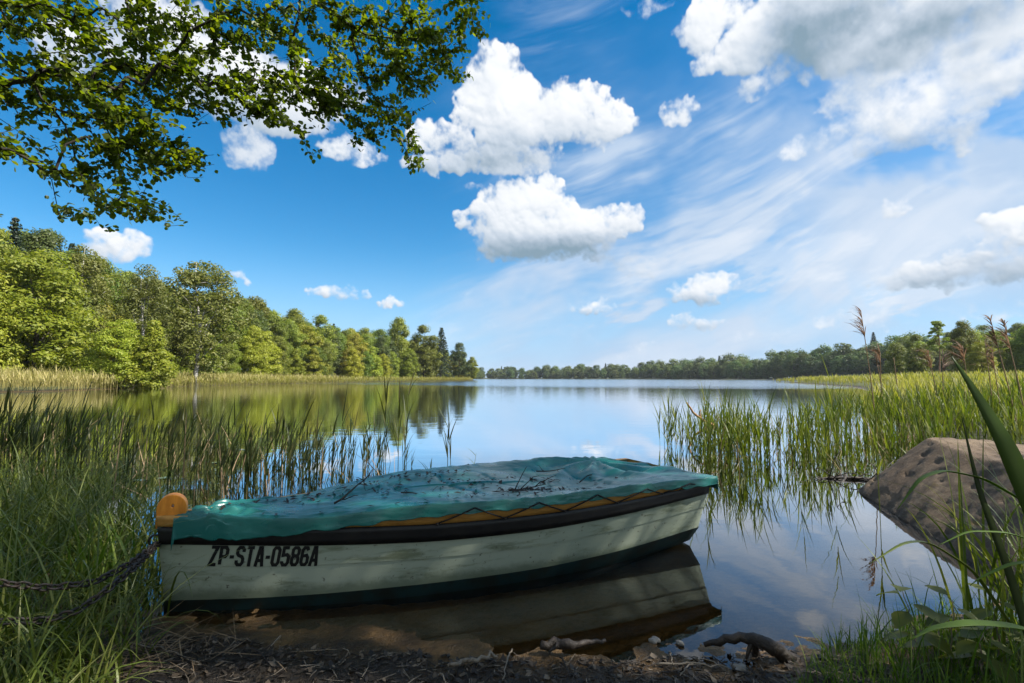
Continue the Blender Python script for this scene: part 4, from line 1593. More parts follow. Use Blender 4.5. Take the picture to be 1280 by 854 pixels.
# pale reed fringe on the left shore
qg = area(8500, [(-80, 36), (-47, 36), (-40, 46), (-43, 64), (-46, 92), (-42, 130), (-47, 130), (-54, 92), (-54, 64), (-55, 46), (-80, 42)], grg)
qg = qg[shore_dist(qg[:, 0], qg[:, 1]) < 9]
stuff('reed_bed', reed_parts(feet(qg), np.clip(1.15 + grg.normal(0, .22, len(qg)), .5, 1.9), grg, 3, .06, .6, .02), 'reed_pale', 'pale straw coloured reed fringe below the trees on the left shore', 'reeds')
qg = area(3500, [(-43, 64), (-45, 92), (-41, 133), (-29, 203), (-19, 256), (-22, 260), (-31, 210), (-44, 136), (-48, 92), (-45, 64)], grg)
stuff('reed_bed', reed_parts(feet(qg), np.clip(1.0 + grg.normal(0, .2, len(qg)), .5, 1.6), grg, 3, .10, .6, .03), 'reed_meadow', 'thin green reed fringe at the foot of the front row of alders', 'reeds')

# last year's broken stalks among the green reeds
for poly, n_, lab in (([(2.4, 6.3), (4.3, 6.2), (6.0, 6.6), (7, 9), (4, 9.4), (2.6, 9)], 110, 'broken brown stalks of last year leaning among the right reeds'),
                      ([(-8, 4.6), (-4.6, 4.2), (-1.4, 4.6), (-1.4, 7), (-5, 9)], 110, 'broken brown stalks of last year leaning among the left reeds')):
    q = area(n_, poly, grg)
    b_ = feet(q)
    VF = join([blades(b_, grg.uniform(0, 6.28, n_), grg.uniform(.4, 1.1, n_), np.full(n_, .010), np.abs(grg.normal(.35, .35, n_)), grg.uniform(-.2, .6, n_), 4, grg, .6, .3, .5),
               blades(b_, grg.uniform(0, 6.28, n_), grg.uniform(.4, .9, n_), np.full(n_, .008), np.abs(grg.normal(.2, .3, n_)), grg.uniform(.0, 1.6, n_), 4, grg, .6, .3, .5)])
    stuff('dead_reeds', VF, 'reed_dry', lab, 'reeds')

# single reeds that stand clear of the beds
rt = []
for k in range(8):
    V, F = reed_parts(np.zeros((1, 3)), np.array([1.0]), grg, 6 if k < 5 else 4, .015, .36, .007, None if k % 2 else .5)
    rt.append(mesh('reed', V, F, False, [M['reed_dark' if k < 4 else 'reed_green']]))
for (px, py, h, k, lab) in [(541, 640, .42, 6, 'short lone reed in bright water behind the middle of the boat'), (559, 612, .78, 0, 'slim reed left of its close neighbour in open blue water'), (566, 610, .74, 1, 'slim reed right of its close neighbour in open blue water'),
                            (590, 598, .28, 5, 'stubby reed tip just above the water beyond the tarpaulin'),
                            (505, 606, 1.0, 2, 'tall leafy reed at the right edge of the left reeds'), (497, 610, .95, 3, 'leafy reed second from the right edge of the left reeds'), (478, 615, 1.05, 1, 'upright reed above the middle of the tarpaulin with leaning leaves'), (457, 622, .8, 0, 'thin reed in bright water above the tarpaulin middle'),
                            (850, 585, .55, 5, 'outermost small reed left of the right reed cluster'), (866, 592, .85, 4, 'leafy reed at the left edge of the right reed cluster'), (880, 596, 1.0, 6, 'reed second from the left edge of the right cluster'), (1045, 598, 1.28, 4, 'tallest dark reed of the right cluster near the boulder tip'), (1100, 640, .9, 7, 'sparse reed rising before the boulder face')]:
    p_ = at_z(px, py, 0)
    o = obj('reed', rt[k], None, (p_[0], p_[1], -.12))
    o.scale = (1, 1, h + .12)
    o.rotation_euler = (0, 0, grg.uniform(0, 6.28))
    tag(o, lab, 'reed', 'reeds standing clear of the beds')

# tall dry plumed reeds above the right meadow
def plume_reed(px_foot, px_top, py_top, D, label, drop=1, bare=False):
    top = at_y(px_top, py_top, D)
    ft = at_y(px_foot, 470, D)
    ft[2] = -.1
    r = thing('plumed_reed', label, 'reed', tuple(ft), 'tall dry plumed reeds above the right reed meadow')
    P = smooth_path([(0, 0, 0), (top - ft) * (.4, .4, .5), top - ft], 10)
    g = Geo()
    g.tube(P, np.linspace(.011, .005, 10) * max(1, D / 9), 5)
    obj('stem', g.mesh('stem', True, [M['reed_dry']]), r)
    if not bare:
        nn = 46
        f = grg.uniform(.80, 1.0, nn)
        pos = np.stack([np.interp(f, np.linspace(0, 1, 10), P[:, k]) for k in range(3)], 1)
        hd = grg.normal(math.pi if drop > 0 else 0, .5, nn)
        V, F = blades(pos, hd, grg.uniform(.10, .24, nn) * (1.25 - f) * 5 * max(.5, D / 11), np.full(nn, .016) * max(1, D / 11), grg.uniform(.4, 1.0, nn), grg.uniform(.5, 1.4, nn), 3, grg, .6, .6, .5)
        obj('plume', mesh('plume', V, F, False, [M['plume']]), r)
    return r


plume_reed(1094, 1076, 388, 9, 'tallest dry reed with a one-sided plume against the sky above the right meadow')
plume_reed(1100, 1100, 440, 12, 'short dry reed with a small fuzzy plume right of the tallest plumed reed')
plume_reed(1107, 1093, 437, 12, 'bare dry stalk close beside the short fuzzy reed', bare=True)
plume_reed(1124, 1117, 447, 12, 'bare bent dry stalk standing between the plumed reed and the pine', bare=True)
plume_reed(1175, 1160, 440, 11, 'bushy reddish plumed reed in front of the pine trunk')
plume_reed(1176, 1178, 446, 11, 'small drooping plumed reed just left of the broad dark blade', -1)
plume_reed(1213, 1203, 432, 10, 'orange plumed reed right of the broad dark blade')
plume_reed(1240, 1231, 425, 11, 'whitish plumed reed with a narrow upright head', -1)
plume_reed(1250, 1240, 438, 9, 'straw coloured reed with its plume bent over to the left')
plume_reed(1272, 1238, 399, 8, 'tall leaning reed with a drooping dark plume above the tree line at right')
plume_reed(1284, 1255, 404, 8, 'tall leaning reed with a small plume at the far right edge')

# sedge tussocks on the left bank
bs, hs_, ln_, wd_ = [], [], [], []
for (px, py, z_, n, spread, L, wmul) in [(10, 690, .25, 420, .30, .75, 1), (70, 660, .15, 420, .28, .70, 1), (130, 690, .12, 260, .20, .62, 1), (20, 790, .25, 380, .22, .36, 1), (90, 775, .12, 280, .2, .33, 1), (-40, 640, .2, 380, .4, .85, 1), (60, 610, .1, 260, .35, .70, 1),
                                     (-10, 860, .3, 300, .22, .3, 1), (60, 850, .25, 240, .2, .22, 1), (135, 745, .08, 110, .10, .32, 1), (140, 690, .02, 50, .10, .40, 1), (120, 625, .0, 120, .3, .65, 1), (-90, 760, .3, 300, .35, .7, 1)]:
    c = at_z(px, py, z_)
    b = c + grg.normal(0, spread, (n, 3)) * (1, 1, 0)
    bs.append(b)
    ln_.append(L * grg.uniform(.5, 1.25, n))
bs = np.concatenate(bs)
ln_ = np.concatenate(ln_)
keep = ((bs - bow)[:, :2] @ BU[:2] < .03) & (bs[:, 1] > .9)
bs, ln_ = bs[keep], ln_[keep]
bs[:, 2] = np.maximum(land(bs[:, 0], bs[:, 1]), -.1) - .01
n = len(bs)
V1, F1 = blades(bs, grg.uniform(0, 6.28, n), ln_, grg.uniform(.005, .011, n), np.abs(grg.normal(.12, .22, n)), grg.uniform(.5, 2.5, n), 7, grg, .5, .8, .3)
stuff('sedge', (V1, F1), 'sedge', 'long drooping sedge grass covering the left bank around the chains', 'sedge grass')
# a few wider upright leaves among them
nb_ = 90
b = np.concatenate([at_z(107, 735, .12) + grg.normal(0, .07, (34, 3)) * (1, 1, 0), at_z(140, 720, .08) + grg.normal(0, .07, (24, 3)) * (1, 1, 0), at_z(8, 720, .2) + grg.normal(0, .12, (32, 3)) * (1, 1, 0)])
b[:, 2] = land(b[:, 0], b[:, 1])
V1, F1 = blades(b, grg.uniform(0, 6.28, nb_), grg.uniform(.30, .55, nb_), grg.uniform(.012, .02, nb_), np.abs(grg.normal(.1, .15, nb_)), grg.uniform(.1, 1.2, nb_), 6, grg, .4, .8, .3)
stuff('bright_sedge', (V1, F1), 'grass', 'brighter broad sedge leaves growing upright beside the boat bow', 'sedge grass')

# short grass on the right foreground bank
q = area(6500, [(.70, 1.25), (.93, 1.80), (1.12, 2.06), (1.4, 2.30), (1.75, 2.42), (2.4, 2.55), (3.2, 2.8), (3.4, 2.4), (2.6, 1.0)], grg)
b = np.stack([q[:, 0], q[:, 1], land(q[:, 0], q[:, 1]) - .005], 1)
n = len(b)
V1, F1 = blades(b, grg.uniform(0, 6.28, n), grg.uniform(.05, .17, n), grg.uniform(.003, .0065, n), np.abs(grg.normal(.15, .3, n)), grg.uniform(.1, 1.5, n), 5, grg, .5, .8, .3)
q = area(420, [(1.25, 1.8), (1.35, 2.15), (1.7, 2.35), (2.3, 2.45), (2.9, 2.6), (2.6, 1.4)], grg)
b = np.stack([q[:, 0], q[:, 1], land(q[:, 0], q[:, 1]) - .005], 1)
n = len(b)
V2, F2 = blades(b, grg.uniform(0, 6.28, n), grg.uniform(.16, .38, n), grg.uniform(.004, .007, n), np.abs(grg.normal(.12, .2, n)), grg.uniform(.2, 1.4, n), 6, grg, .5, .8, .3)
stuff('grass', join([(V1, F1), (V2, F2)]), 'grass', 'fresh green grass on the bank at the lower right', 'grass')
# tall sedge at the right edge
b = np.concatenate([np.array([1.85, 1.62, 0]) + grg.normal(0, .10, (46, 3)), np.array([2.10, 1.95, 0]) + grg.normal(0, .14, (80, 3)), np.array([2.45, 2.35, 0]) + grg.normal(0, .16, (110, 3))])
b[:, 2] = land(b[:, 0], b[:, 1])
n = len(b)
V1, F1 = blades(b, grg.uniform(0, 6.28, n), grg.uniform(.45, 1.0, n), grg.uniform(.007, .015, n), np.abs(grg.normal(.10, .15, n)), grg.uniform(.1, 1.5, n), 9, grg, .4, .8, .3)
stuff('tall_sedge', (V1, F1), 'sedge', 'tall sedge rising in front of the boulder at the right edge', 'sedge grass')


def blade_path(P, width, label, name='sedge_leaf', roll=(0, 0, 1), matname='broad_leaf', cat='leaf'):
    P = smooth_path(P, 22)
    T = np.gradient(P, axis=0)
    T /= np.linalg.norm(T, axis=1, keepdims=True)
    S = np.cross(T, np.asarray(roll, float))
    S /= np.maximum(np.linalg.norm(S, axis=1, keepdims=True), 1e-6)
    N_ = np.cross(S, T)
    w = width * np.interp(np.linspace(0, 1, 22), [0, .25, .6, 1], [.75, 1, .8, .03]) * .5
    V = np.stack([P - S * w[:, None] + N_ * w[:, None] * .35, P, P + S * w[:, None] + N_ * w[:, None] * .35], 1).reshape(-1, 3)
    F = []
    for i in range(21):
        for k in (0, 1):
            F.append((i * 3 + k, i * 3 + k + 1, i * 3 + k + 4, i * 3 + k + 3))
    o = obj(name, mesh(name, V, F, True, [M[matname]]))
    s_ = o.modifiers.new('thickness', 'SOLIDIFY')
    s_.thickness = .0012
    return tag(o, label, cat, 'single long leaves in front of the boulder')


yv = (0, -1, .1)
blade_path([at_y(1330, 760, 1.25), at_y(1290, 640, 1.22), at_y(1250, 548, 1.2), at_y(1215, 485, 1.2), at_y(1190, 446, 1.2)], .062, 'broad dark green blade leaning left across the boulder, thickest of the leaves', roll=yv)
blade_path([at_y(1300, 850, 1.5), at_y(1262, 720, 1.5), at_y(1222, 610, 1.5), at_y(1202, 520, 1.5)], .026, 'upright thin dark stem-like blade crossing the boulder left of the broad blade', roll=yv, matname='reed_dark')
blade_path([at_y(1275, 625, 1.5), at_y(1228, 598, 1.5), at_y(1180, 588, 1.5), at_y(1150, 598, 1.45), at_y(1122, 636, 1.4)], .022, 'pale arching leaf drooping to the left over the boulder face', matname='grass')
blade_path([at_y(1262, 780, 1.4), at_y(1215, 712, 1.4), at_y(1160, 677, 1.4), at_y(1130, 678, 1.35), at_y(1086, 705, 1.3)], .018, 'dark green arching leaf with its tip hanging over open water', matname='sedge')
blade_path([at_y(1330, 690, 1.3), at_y(1260, 666, 1.3), at_y(1210, 664, 1.3), at_y(1172, 682, 1.28)], .013, 'narrow light leaf arching just above the boulder waterline', matname='grass')
blade_path([at_y(1320, 800, 1.15), at_y(1270, 785, 1.15), at_y(1215, 780, 1.12), at_y(1165, 785, 1.1), at_y(1138, 800, 1.08)], .032, 'light green leaf lying nearly level over the grass at the lower right', matname='grass')
blade_path([at_y(1330, 700, 1.2), at_y(1265, 705, 1.2), at_y(1225, 722, 1.2), at_y(1212, 732, 1.2)], .014, 'pale straight blade pointing left below the arching leaves', matname='grass')


# young plant with lobed leaves
def sapling(px, py, z0, h, n, label, rg, lean=(0, 0)):
    f = at_z(px, py, z0)
    f[2] = gz(f[0], f[1])
    r = thing('sapling', label, 'sapling', tuple(f), 'young saplings in the grass')
    P = smooth_path([(0, 0, 0), (lean[0] * .4, lean[1] * .4, h * .5), (lean[0], lean[1], h)], 9, .004, rg)
    g = Geo()
    g.tube(P, np.linspace(.0035, .0015, 9), 5)
    obj('stem', g.mesh('stem', True, [M['stick']]), r)
    for k in range(n):
        u_ = .35 + .65 * k / max(1, n - 1)
        p0 = np.array([np.interp(u_, np.linspace(0, 1, 9), P[:, q]) for q in range(3)])
        a = k * 2.4 + rg.uniform(-.4, .4)
        d = np.array([math.cos(a), math.sin(a), -.1 + .6 * (u_ > .95)])
        s = np.array([-math.sin(a), math.cos(a), 0])
        L = .098 * rg.uniform(.75, 1.2) * (1.1 - .45 * u_)
        w = L * .48
        V = []
        for t_, ww in [(0, .0), (.12, .55), (.3, .95), (.5, 1.0), (.7, .72), (.88, .35), (1, 0)]:
            c = p0 + d * L * (.25 + t_ * 1.3) + np.array([0, 0, -.5 * L * t_ * t_])
            V += [c - s * w * ww + (0, 0, .004), c, c + s * w * ww + (0, 0, .004)]
        F = [(i * 3 + q, i * 3 + q + 1, i * 3 + q + 4, i * 3 + q + 3) for i in range(6) for q in (0, 1)]
        obj('leaf', mesh('leaf', V, F, True, [M['sapling_leaf']]), r)
    return r


sapling(1152, 806, .12, .30, 8, 'thin sapling with a few small yellowish leaves in front of open water', grg, (-.05, .02))
sapling(1188, 815, .12, .28, 7, 'sapling with broad brownish drooping leaves beside the thin yellowish one', grg, (.02, .0))
sapling(1222, 830, .12, .22, 8, 'low leafy sapling deepest in the grass at the lower right', grg, (.03, .0))
sapling(1250, 805, .12, .26, 7, 'half hidden sapling under the tall sedge at the right edge', grg, (.0, .03))

# floating leaves among the left reeds
for (px, py, rx, lab) in [(205, 597, .12, 'floating pale leaf pair nearest behind the wooden post'), (175, 600, .10, 'small floating leaf left of the pair near the post'), (104, 616, .15, 'largest floating leaf among the left reeds, bluish with sky'), (82, 597, .13, 'long thin floating leaf beside the left bank sedge'),
                          (80, 588, .09, 'short floating leaf just behind the long thin one'), (13, 530, .22, 'small pale floating leaf far left among dark reeds'), (25, 541, .20, 'thin pale floating leaf second from the left edge'), (58, 552, .14, 'short pale floating leaf below two others among the left reeds'), (110, 562, .13, 'pale floating leaf in the middle of the left reeds'),
                          (162, 520, .2, 'tiny bright floating leaf high among the left reeds'), (262, 550, .14, 'floating leaf in the green water beyond the bow'), (270, 578, .12, 'floating leaf on brownish water above the tarpaulin bow end'), (300, 562, .13, 'floating leaf at the edge of the forest reflection')]:
    p_ = at_z(px, py, .006)
    a = np.linspace(0, 2 * math.pi, 15)[:-1]
    ph = grg.uniform(0, 6)
    rad = rx * (.75 + .12 * np.sin(2 * a + ph) + .06 * np.sin(5 * a))
    V = [(0, 0, .002)] + [(r_ * math.cos(q), .6 * r_ * math.sin(q), .004 * math.sin(3 * q + ph)) for r_, q in zip(rad, a)]
    F = [(0, i + 1, (i + 1) % 14 + 1) for i in range(13)]
    o = obj('floating_leaf', mesh('floating_leaf', V, F, True, [M['pad']]), None, tuple(p_))
    tag(o, lab, 'leaf', 'floating leaves among the left reeds')

# ------------------------------------------------------------------ mud, sticks and driftwood
drg = np.random.default_rng(55)
g = Geo()
q = area(3200, [(-2.3, 1.6), (-1.6, 2.36), (-.7, 2.22), (.3, 2.15), (1.2, 2.25), (1.5, 2.0), (1.1, 1.5), (.2, 1.2), (-1.5, 1.2)], drg)
for (x_, y_) in q:
    a = drg.uniform(0, 6.28)
    L, r_ = drg.uniform(.012, .07) * (1 if drg.uniform() < .85 else 2.2), drg.uniform(.0008, .0028)
    z_ = gz(x_, y_) + .004 if False else 0
    g.M  # sticks get their height below
    d = np.array([math.cos(a), math.sin(a), drg.normal(0, .18)])
    P = np.stack([np.array([x_, y_, 0]) + d * L * s for s in (-.5, 0, .5)])
    P[1] += drg.normal(0, L * .06, 3)
    g.tube(P, (r_, r_, r_ * .6), 4, int(drg.integers(0, 3)), cap=False)
V = np.concatenate(g.V)
zc = land(q[:, 0], q[:, 1])
V[:, 2] += np.repeat(zc, 12) + .006
g.V = [V]
o = obj('twig_debris', g.mesh('twig_debris', False, [M['dark_stick'], M['stick'], M['driftwood']]))
tag(o, 'countless bits of broken twigs and bark littering the wet mud', 'debris', kind='stuff')
# scraps of dead leaf on the mud
n = 4200
q = area(n, [(-2.3, 1.6), (-1.5, 2.36), (-.7, 2.22), (.3, 2.15), (1.2, 2.25), (1.6, 2.0), (1.2, 1.5), (.2, 1.2), (-1.5, 1.2)], drg)
a = drg.uniform(0, 6.28, n)
L = drg.uniform(.006, .022, n)[:, None]
c = np.stack([q[:, 0], q[:, 1], land(q[:, 0], q[:, 1]) + .006], 1)
d1 = np.stack([np.cos(a), np.sin(a), drg.normal(0, .35, n)], 1) * L
d2 = np.stack([-np.sin(a), np.cos(a), drg.normal(0, .35, n)], 1) * L * .55
V = np.stack([c - d1, c - d2, c + d1, c + d2], 1).reshape(-1, 3)
M['litter'] = leaf_material('litter', (.012, .009, .006), (.06, .042, .025), (.19, .14, .09), .0, .6, .4)
stuff('leaf_debris', (V, np.arange(n * 4).reshape(-1, 4)), 'litter', 'dead leaf scraps pressed into the dark mud of the bank', 'debris')
# drowned grass straw at the foot of the left bank
n = 260
b = at_z(150, 800, .08) + drg.normal(0, 1, (n, 3)) * (.26, .12, 0)
b[:, 2] = land(b[:, 0], b[:, 1]) + .012
V1, F1 = blades(b, drg.uniform(0, 6.28, n), drg.uniform(.08, .26, n), drg.uniform(.002, .005, n), drg.uniform(1.25, 1.6, n), drg.uniform(-.1, .15, n), 4, drg, .8, .7, .5)
stuff('straw', (V1, F1), 'reed_dry', 'flattened dry straw between the left sedge and the mud', 'straw')


def log(pts, r, label, matname='driftwood', name='driftwood', wob=.006, knots=2):
    g = Geo()
    P = smooth_path(pts, 16, wob, drg)
    rr_ = np.interp(np.linspace(0, 1, 16), np.linspace(0, 1, len(r)), r) * drg.uniform(.85, 1.15, 16)
    g.tube(P, rr_, 9)
    for _ in range(knots):
        i = drg.integers(3, 13)
        d = unit(drg.normal(0, 1, 3) + (0, 0, .4))
        g.tube(smooth_path([P[i], P[i] + d * rr_[i] * 2.2, P[i] + d * rr_[i] * 3.2 + (0, 0, -.01)], 5), np.linspace(rr_[i] * .6, rr_[i] * .2, 5), 6)
    return tag(obj(name, g.mesh(name, True, [M[matname]])), label, 'driftwood')


log([at_z(880, 806, .03), at_z(905, 799, .065), at_z(938, 796, .085), at_z(960, 806, .085), at_z(985, 822, .02), at_z(1000, 834, -.02)], (.010, .016, .021, .027, .027, .024), 'dark arched driftwood root bridging the waterline right of the boat', wob=.004)
log([at_z(938, 797, .08), at_z(944, 808, .05), at_z(946, 822, -.01)], (.016, .014, .02), 'short dark root leg propping the arched driftwood', wob=.002, knots=0)
log([at_z(676, 806, .05), at_z(690, 803, .055), at_z(716, 808, .045), at_z(756, 800, .04)], (.017, .019, .012, .007), 'brown knobby driftwood chunk in the middle of the muddy waterline')
log([at_z(560, 832, .05), at_z(585, 826, .05), at_z(622, 821, .045)], (.007, .008, .005), 'thin pale driftwood stick lying left of the knobby chunk', 'stick', knots=1)
for (x0, y0, x1, y1, r_, mt, lab) in [(158, 800, 248, 826, .0045, 'stick', 'long pale curved stick lying below the bow'), (640, 800, 628, 846, .004, 'stick', 'pale stick standing towards us in the mud under the boat middle'), (820, 822, 910, 826, .005, 'stick', 'grey stick lying level near the arched driftwood'),
                                      (836, 806, 842, 824, .004, 'stick', 'small upright splinter near the arched driftwood'), (548, 842, 556, 852, .004, 'stick', 'short pale splinter at the bottom edge of the view'), (700, 812, 712, 840, .004, 'dark_stick', 'dark bent twig hanging from the knobby driftwood'),
                                      (870, 818, 850, 838, .004, 'stick', 'light splintered stick crossing the level grey stick'), (760, 830, 800, 818, .004, 'dark_stick', 'thin dark twig between the two driftwood pieces')]:
    a, b = at_z(x0, y0, .05), at_z(x1, y1, .05)
    a[2], b[2] = max(gz(a[0], a[1]), 0) + .012, max(gz(b[0], b[1]), 0) + .012
    g = Geo()
    g.tube(smooth_path([a, .5 * (a + b) + (0, .01, .012), b], 10, .003, drg), np.linspace(r_, r_ * .5, 10), 6)
    tag(obj('stick', g.mesh('stick', True, [M[mt]])), lab, 'stick', 'sticks lying on the muddy bank')
# pale stones at the waterline
for (px, py, r_, lab) in [(818, 797, .022, 'small pale stone in the shallow water under the boat stern'), (850, 800, .018, 'smallest pale stone beside the one under the stern'), (925, 832, .026, 'flat whitish stone on the mud below the arched driftwood')]:
    bm = bmesh.new()
    bmesh.ops.create_icosphere(bm, subdivisions=3, radius=r_)
    for v in bm.verts:
        v.co *= 1 + .25 * math.sin(v.co.x * 190 + v.co.y * 140 + py)
        v.co.z *= .5
    me_ = bpy.data.meshes.new('stone')
    bm.to_mesh(me_)
    bm.free()
    me_.polygons.foreach_set('use_smooth', np.ones(len(me_.polygons), bool))
    me_.materials.append(M.setdefault('pale_stone', paint_mat('pale_stone', (.24, .22, .19), .7, scale=30)))
    p_ = at_z(px, py, .02)
    tag(obj('stone', me_, None, (p_[0], p_[1], max(gz(p_[0], p_[1]), -.02) + .006)), lab, 'stone', 'pale stones at the waterline')

# dead branch sticking out of the water by the right reeds
g = Geo()
a, b, c = at_z(884, 530, 0), at_y(872, 523, 0), at_y(856, 504, 0)
D_ = at_z(878, 560, 0)[1]
P = [at_y(893, 532, D_), at_y(878, 526, D_), at_y(868, 517, D_), at_y(858, 503, D_)]
g.tube(smooth_path(P, 10, .004, drg), np.linspace(.03, .012, 10), 7)
g.tube(smooth_path([P[1], at_y(874, 517, D_), at_y(876, 512, D_)], 5), np.linspace(.02, .008, 5), 6)
g.tube(smooth_path([P[0], at_y(884, 534, D_ + .1), at_y(866, 545, D_ + .05), at_y(860, 566, D_)], 8, .004, drg), np.linspace(.028, .014, 8), 6)
tag(obj('dead_branch', g.mesh('dead_branch', True, [M['dead_wood']])), 'orange-brown dead branch poking out at the left edge of the right reeds', 'branch')
# brown rootlets beside the boulder tip
g = Geo()
c0 = at_z(1058, 596, .03)
g.tube(smooth_path([c0 + (-.45, .1, -.06), c0, c0 + (.45, -.1, -.03)], 8), .016, 6)
g.tube(smooth_path([c0 + (-.2, -.2, -.05), c0, c0 + (.15, .25, .0)], 8), .013, 6)
for _ in range(46):
    s_ = drg.uniform(-1, 1)
    p0 = c0 + np.array([.42 * s_, -.09 * s_, -.02 - .03 * abs(s_)])
    twig_geo(drg, p0, (drg.normal(), drg.normal() * .4, drg.normal(.1, .25)), drg.uniform(.15, .5), .007, 1, .25, g)
tag(obj('root_tangle', g.mesh('root_tangle', True, [M['driftwood']])), 'brown tangle of dead roots and stalks at the boulder tip by the reeds', 'roots')

# ------------------------------------------------------------------ overhanging tree, upper left
org = np.random.default_rng(91)
tg = thing('overhanging_tree', 'leafy tree whose dark branches hang into view from the upper left', 'tree', (-6.6, 1.8, gz(-6.6, 1.8)))
T0 = np.array(tg.location)


def grow(limbs, blobs, rg, trunk_P, trunk_R, leaf_len, per_twig, dmax):
    """limbs: polylines; blobs: (centre, radii 3, count). Twig ends join the nearest wood; wood thickens towards the trunk."""
    nodes, parent = [], []
    for L in limbs:
        prev = None
        P = smooth_path(L, max(6, int(np.linalg.norm(np.diff(np.asarray(L), axis=0), axis=1).sum() / .12)), .012, rg)
        for k, p_ in enumerate(P):
            if k == 0:
                if nodes:
                    d = np.linalg.norm(np.array(nodes) - p_, axis=1)
                    prev = int(d.argmin()) if d.min() < .8 else -1
                else:
                    prev = -1
            nodes.append(p_)
            parent.append(prev)
            prev = len(nodes) - 1
    root = limbs[0][0]
    T = []
    for c, r, n in blobs:
        d = rg.normal(0, 1, (n, 3))
        d /= np.linalg.norm(d, axis=1, keepdims=True)
        T.append(np.asarray(c) + d * np.asarray(r) * rg.uniform(0, 1, (n, 1)) ** .42)
    T = np.concatenate(T)
    T = T[np.argsort(np.linalg.norm(T - root, axis=1))]
    NP = np.array(nodes)
    tips = []
    for p_ in T:
        d = np.linalg.norm(NP - p_, axis=1) + .25 * np.abs(np.linalg.norm(NP - root, axis=1) - np.linalg.norm(p_ - root) + .15)
        i = int(d.argmin())
        d0 = np.linalg.norm(p_ - NP[i])
        steps = max(1, int(d0 / .16))
        prev = i
        a = NP[i]
        bow_ = rg.normal(0, .06 * d0, 3) + np.array([0, 0, .10 * d0])
        for s in range(1, steps + 1):
            f = s / steps
            q_ = a * (1 - f) + p_ * f + bow_ * 4 * f * (1 - f)
            nodes.append(q_)
            parent.append(prev)
            prev = len(nodes) - 1
        NP = np.concatenate([NP, np.array(nodes[len(NP):])])
        tips.append(prev)
    NP = np.array(nodes)
    par = np.array(parent)
    w = np.ones(len(NP)) * .3
    for i in range(len(NP) - 1, -1, -1):
        if par[i] >= 0 and par[i] < i:
            w[par[i]] += w[i]
    rad = np.clip(.0019 * np.sqrt(w), .0022, .085)
    g = Geo()
    for i in range(len(NP)):
        if par[i] >= 0:
            a, b = NP[par[i]], NP[i]
            if np.linalg.norm(b - a) > 1e-4:
                g.tube([a, b], (min(rad[par[i]], rad[i] * 1.5), rad[i]), 5 if rad[i] > .006 else 3, cap=False)
    # leaves along the last stretch of every twig
    LP, LD = [], []
    for tip in tips:
        chain_, i = [], tip
        while i >= 0 and len(chain_) < 4:
            chain_.append(NP[i])
            i = par[i]
        chain_ = np.array(chain_)
        ax = unit(chain_[0] - chain_[-1] + rg.normal(0, .05, 3))
        for k in range(per_twig):
            f = rg.uniform(0, len(chain_) - 1.001)
            j = int(f)
            p_ = chain_[j] * (1 - f + j) + chain_[j + 1] * (f - j)
            out_ = unit(rg.normal(0, 1, 3))
            LP.append(p_ + rg.normal(0, .02, 3))
            LD.append(unit(ax * .6 + out_ * .8 + np.array([0, 0, -.35])))
    return g, np.array(LP), np.array(LD)


def oval_leaves(P, D, size, rg):
    N = len(P)
    nrm = rg.normal(0, .55, (N, 3)) + np.array([0, 0, 1.0])
    S = np.cross(D, nrm)
    S /= np.maximum(np.linalg.norm(S, axis=1, keepdims=True), 1e-6)
    Nn_ = np.cross(S, D)
    s = (size * rg.uniform(.65, 1.2, N))[:, None]
    prof = [(0.12, 0), (.35, .36), (.68, .42), (1.05, .0)]
    pet = P + D * s * .12
    b1 = P + D * s * .40 - S * s * .36 + Nn_ * s * .07
    b2 = P + D * s * .78 - S * s * .33 + Nn_ * s * .05
    tip = P + D * s * 1.10
    c2 = P + D * s * .78 + S * s * .33 + Nn_ * s * .05
    c1 = P + D * s * .40 + S * s * .36 + Nn_ * s * .07
    V = np.stack([pet, b1, b2, tip, c2, c1], 1).reshape(-1, 3)
    b = (np.arange(N) * 6)[:, None]
    F = np.concatenate([b + np.array([[0, 1, 2, 3]]), b + np.array([[0, 3, 4, 5]])], 0)
    return V, F


Dp = lambda px, py, y: at_y(px, py, y)
limbs = [
    [T0 + (0, 0, 3.2), Dp(-120, 40, 4.0), Dp(-20, 58, 4.3), Dp(42, 96, 4.5), Dp(90, 140, 4.6), Dp(130, 185, 4.6), Dp(165, 215, 4.6)],
    [Dp(42, 96, 4.5), Dp(75, 150, 4.5), Dp(105, 215, 4.4), Dp(130, 262, 4.4)],
    [T0 + (0, 0, 4.4), Dp(-60, -120, 4.2), Dp(140, -70, 4.6), Dp(280, -30, 4.9), Dp(395, -5, 5.0), Dp(440, 42, 5.1), Dp(500, 52, 5.2), Dp(560, 40, 5.2)],
    [Dp(280, -30, 4.9), Dp(268, 30, 4.9), Dp(266, 80, 4.8)],
    [Dp(375, -10, 5.0), Dp(366, 50, 5.0), Dp(372, 110, 4.9)],
    [Dp(440, 42, 5.1), Dp(450, 95, 5.1), Dp(490, 150, 5.1), Dp(515, 205, 5.1)],
    [Dp(140, -70, 4.6), Dp(160, 10, 4.7), Dp(180, 80, 4.7), Dp(215, 140, 4.7)],
    [Dp(-20, 58, 4.3), Dp(30, 10, 4.4), Dp(90, 20, 4.4)],
    [Dp(-90, 90, 4.2), Dp(0, 145, 4.3), Dp(25, 165, 4.3), Dp(60, 195, 4.3)],
]


def blob(px, py, y, rx, ry, n, ry_depth=.45):
    c = Dp(px, py, y)
    k = y / FPX
    return (c, (rx * k, ry_depth, ry * k), n)


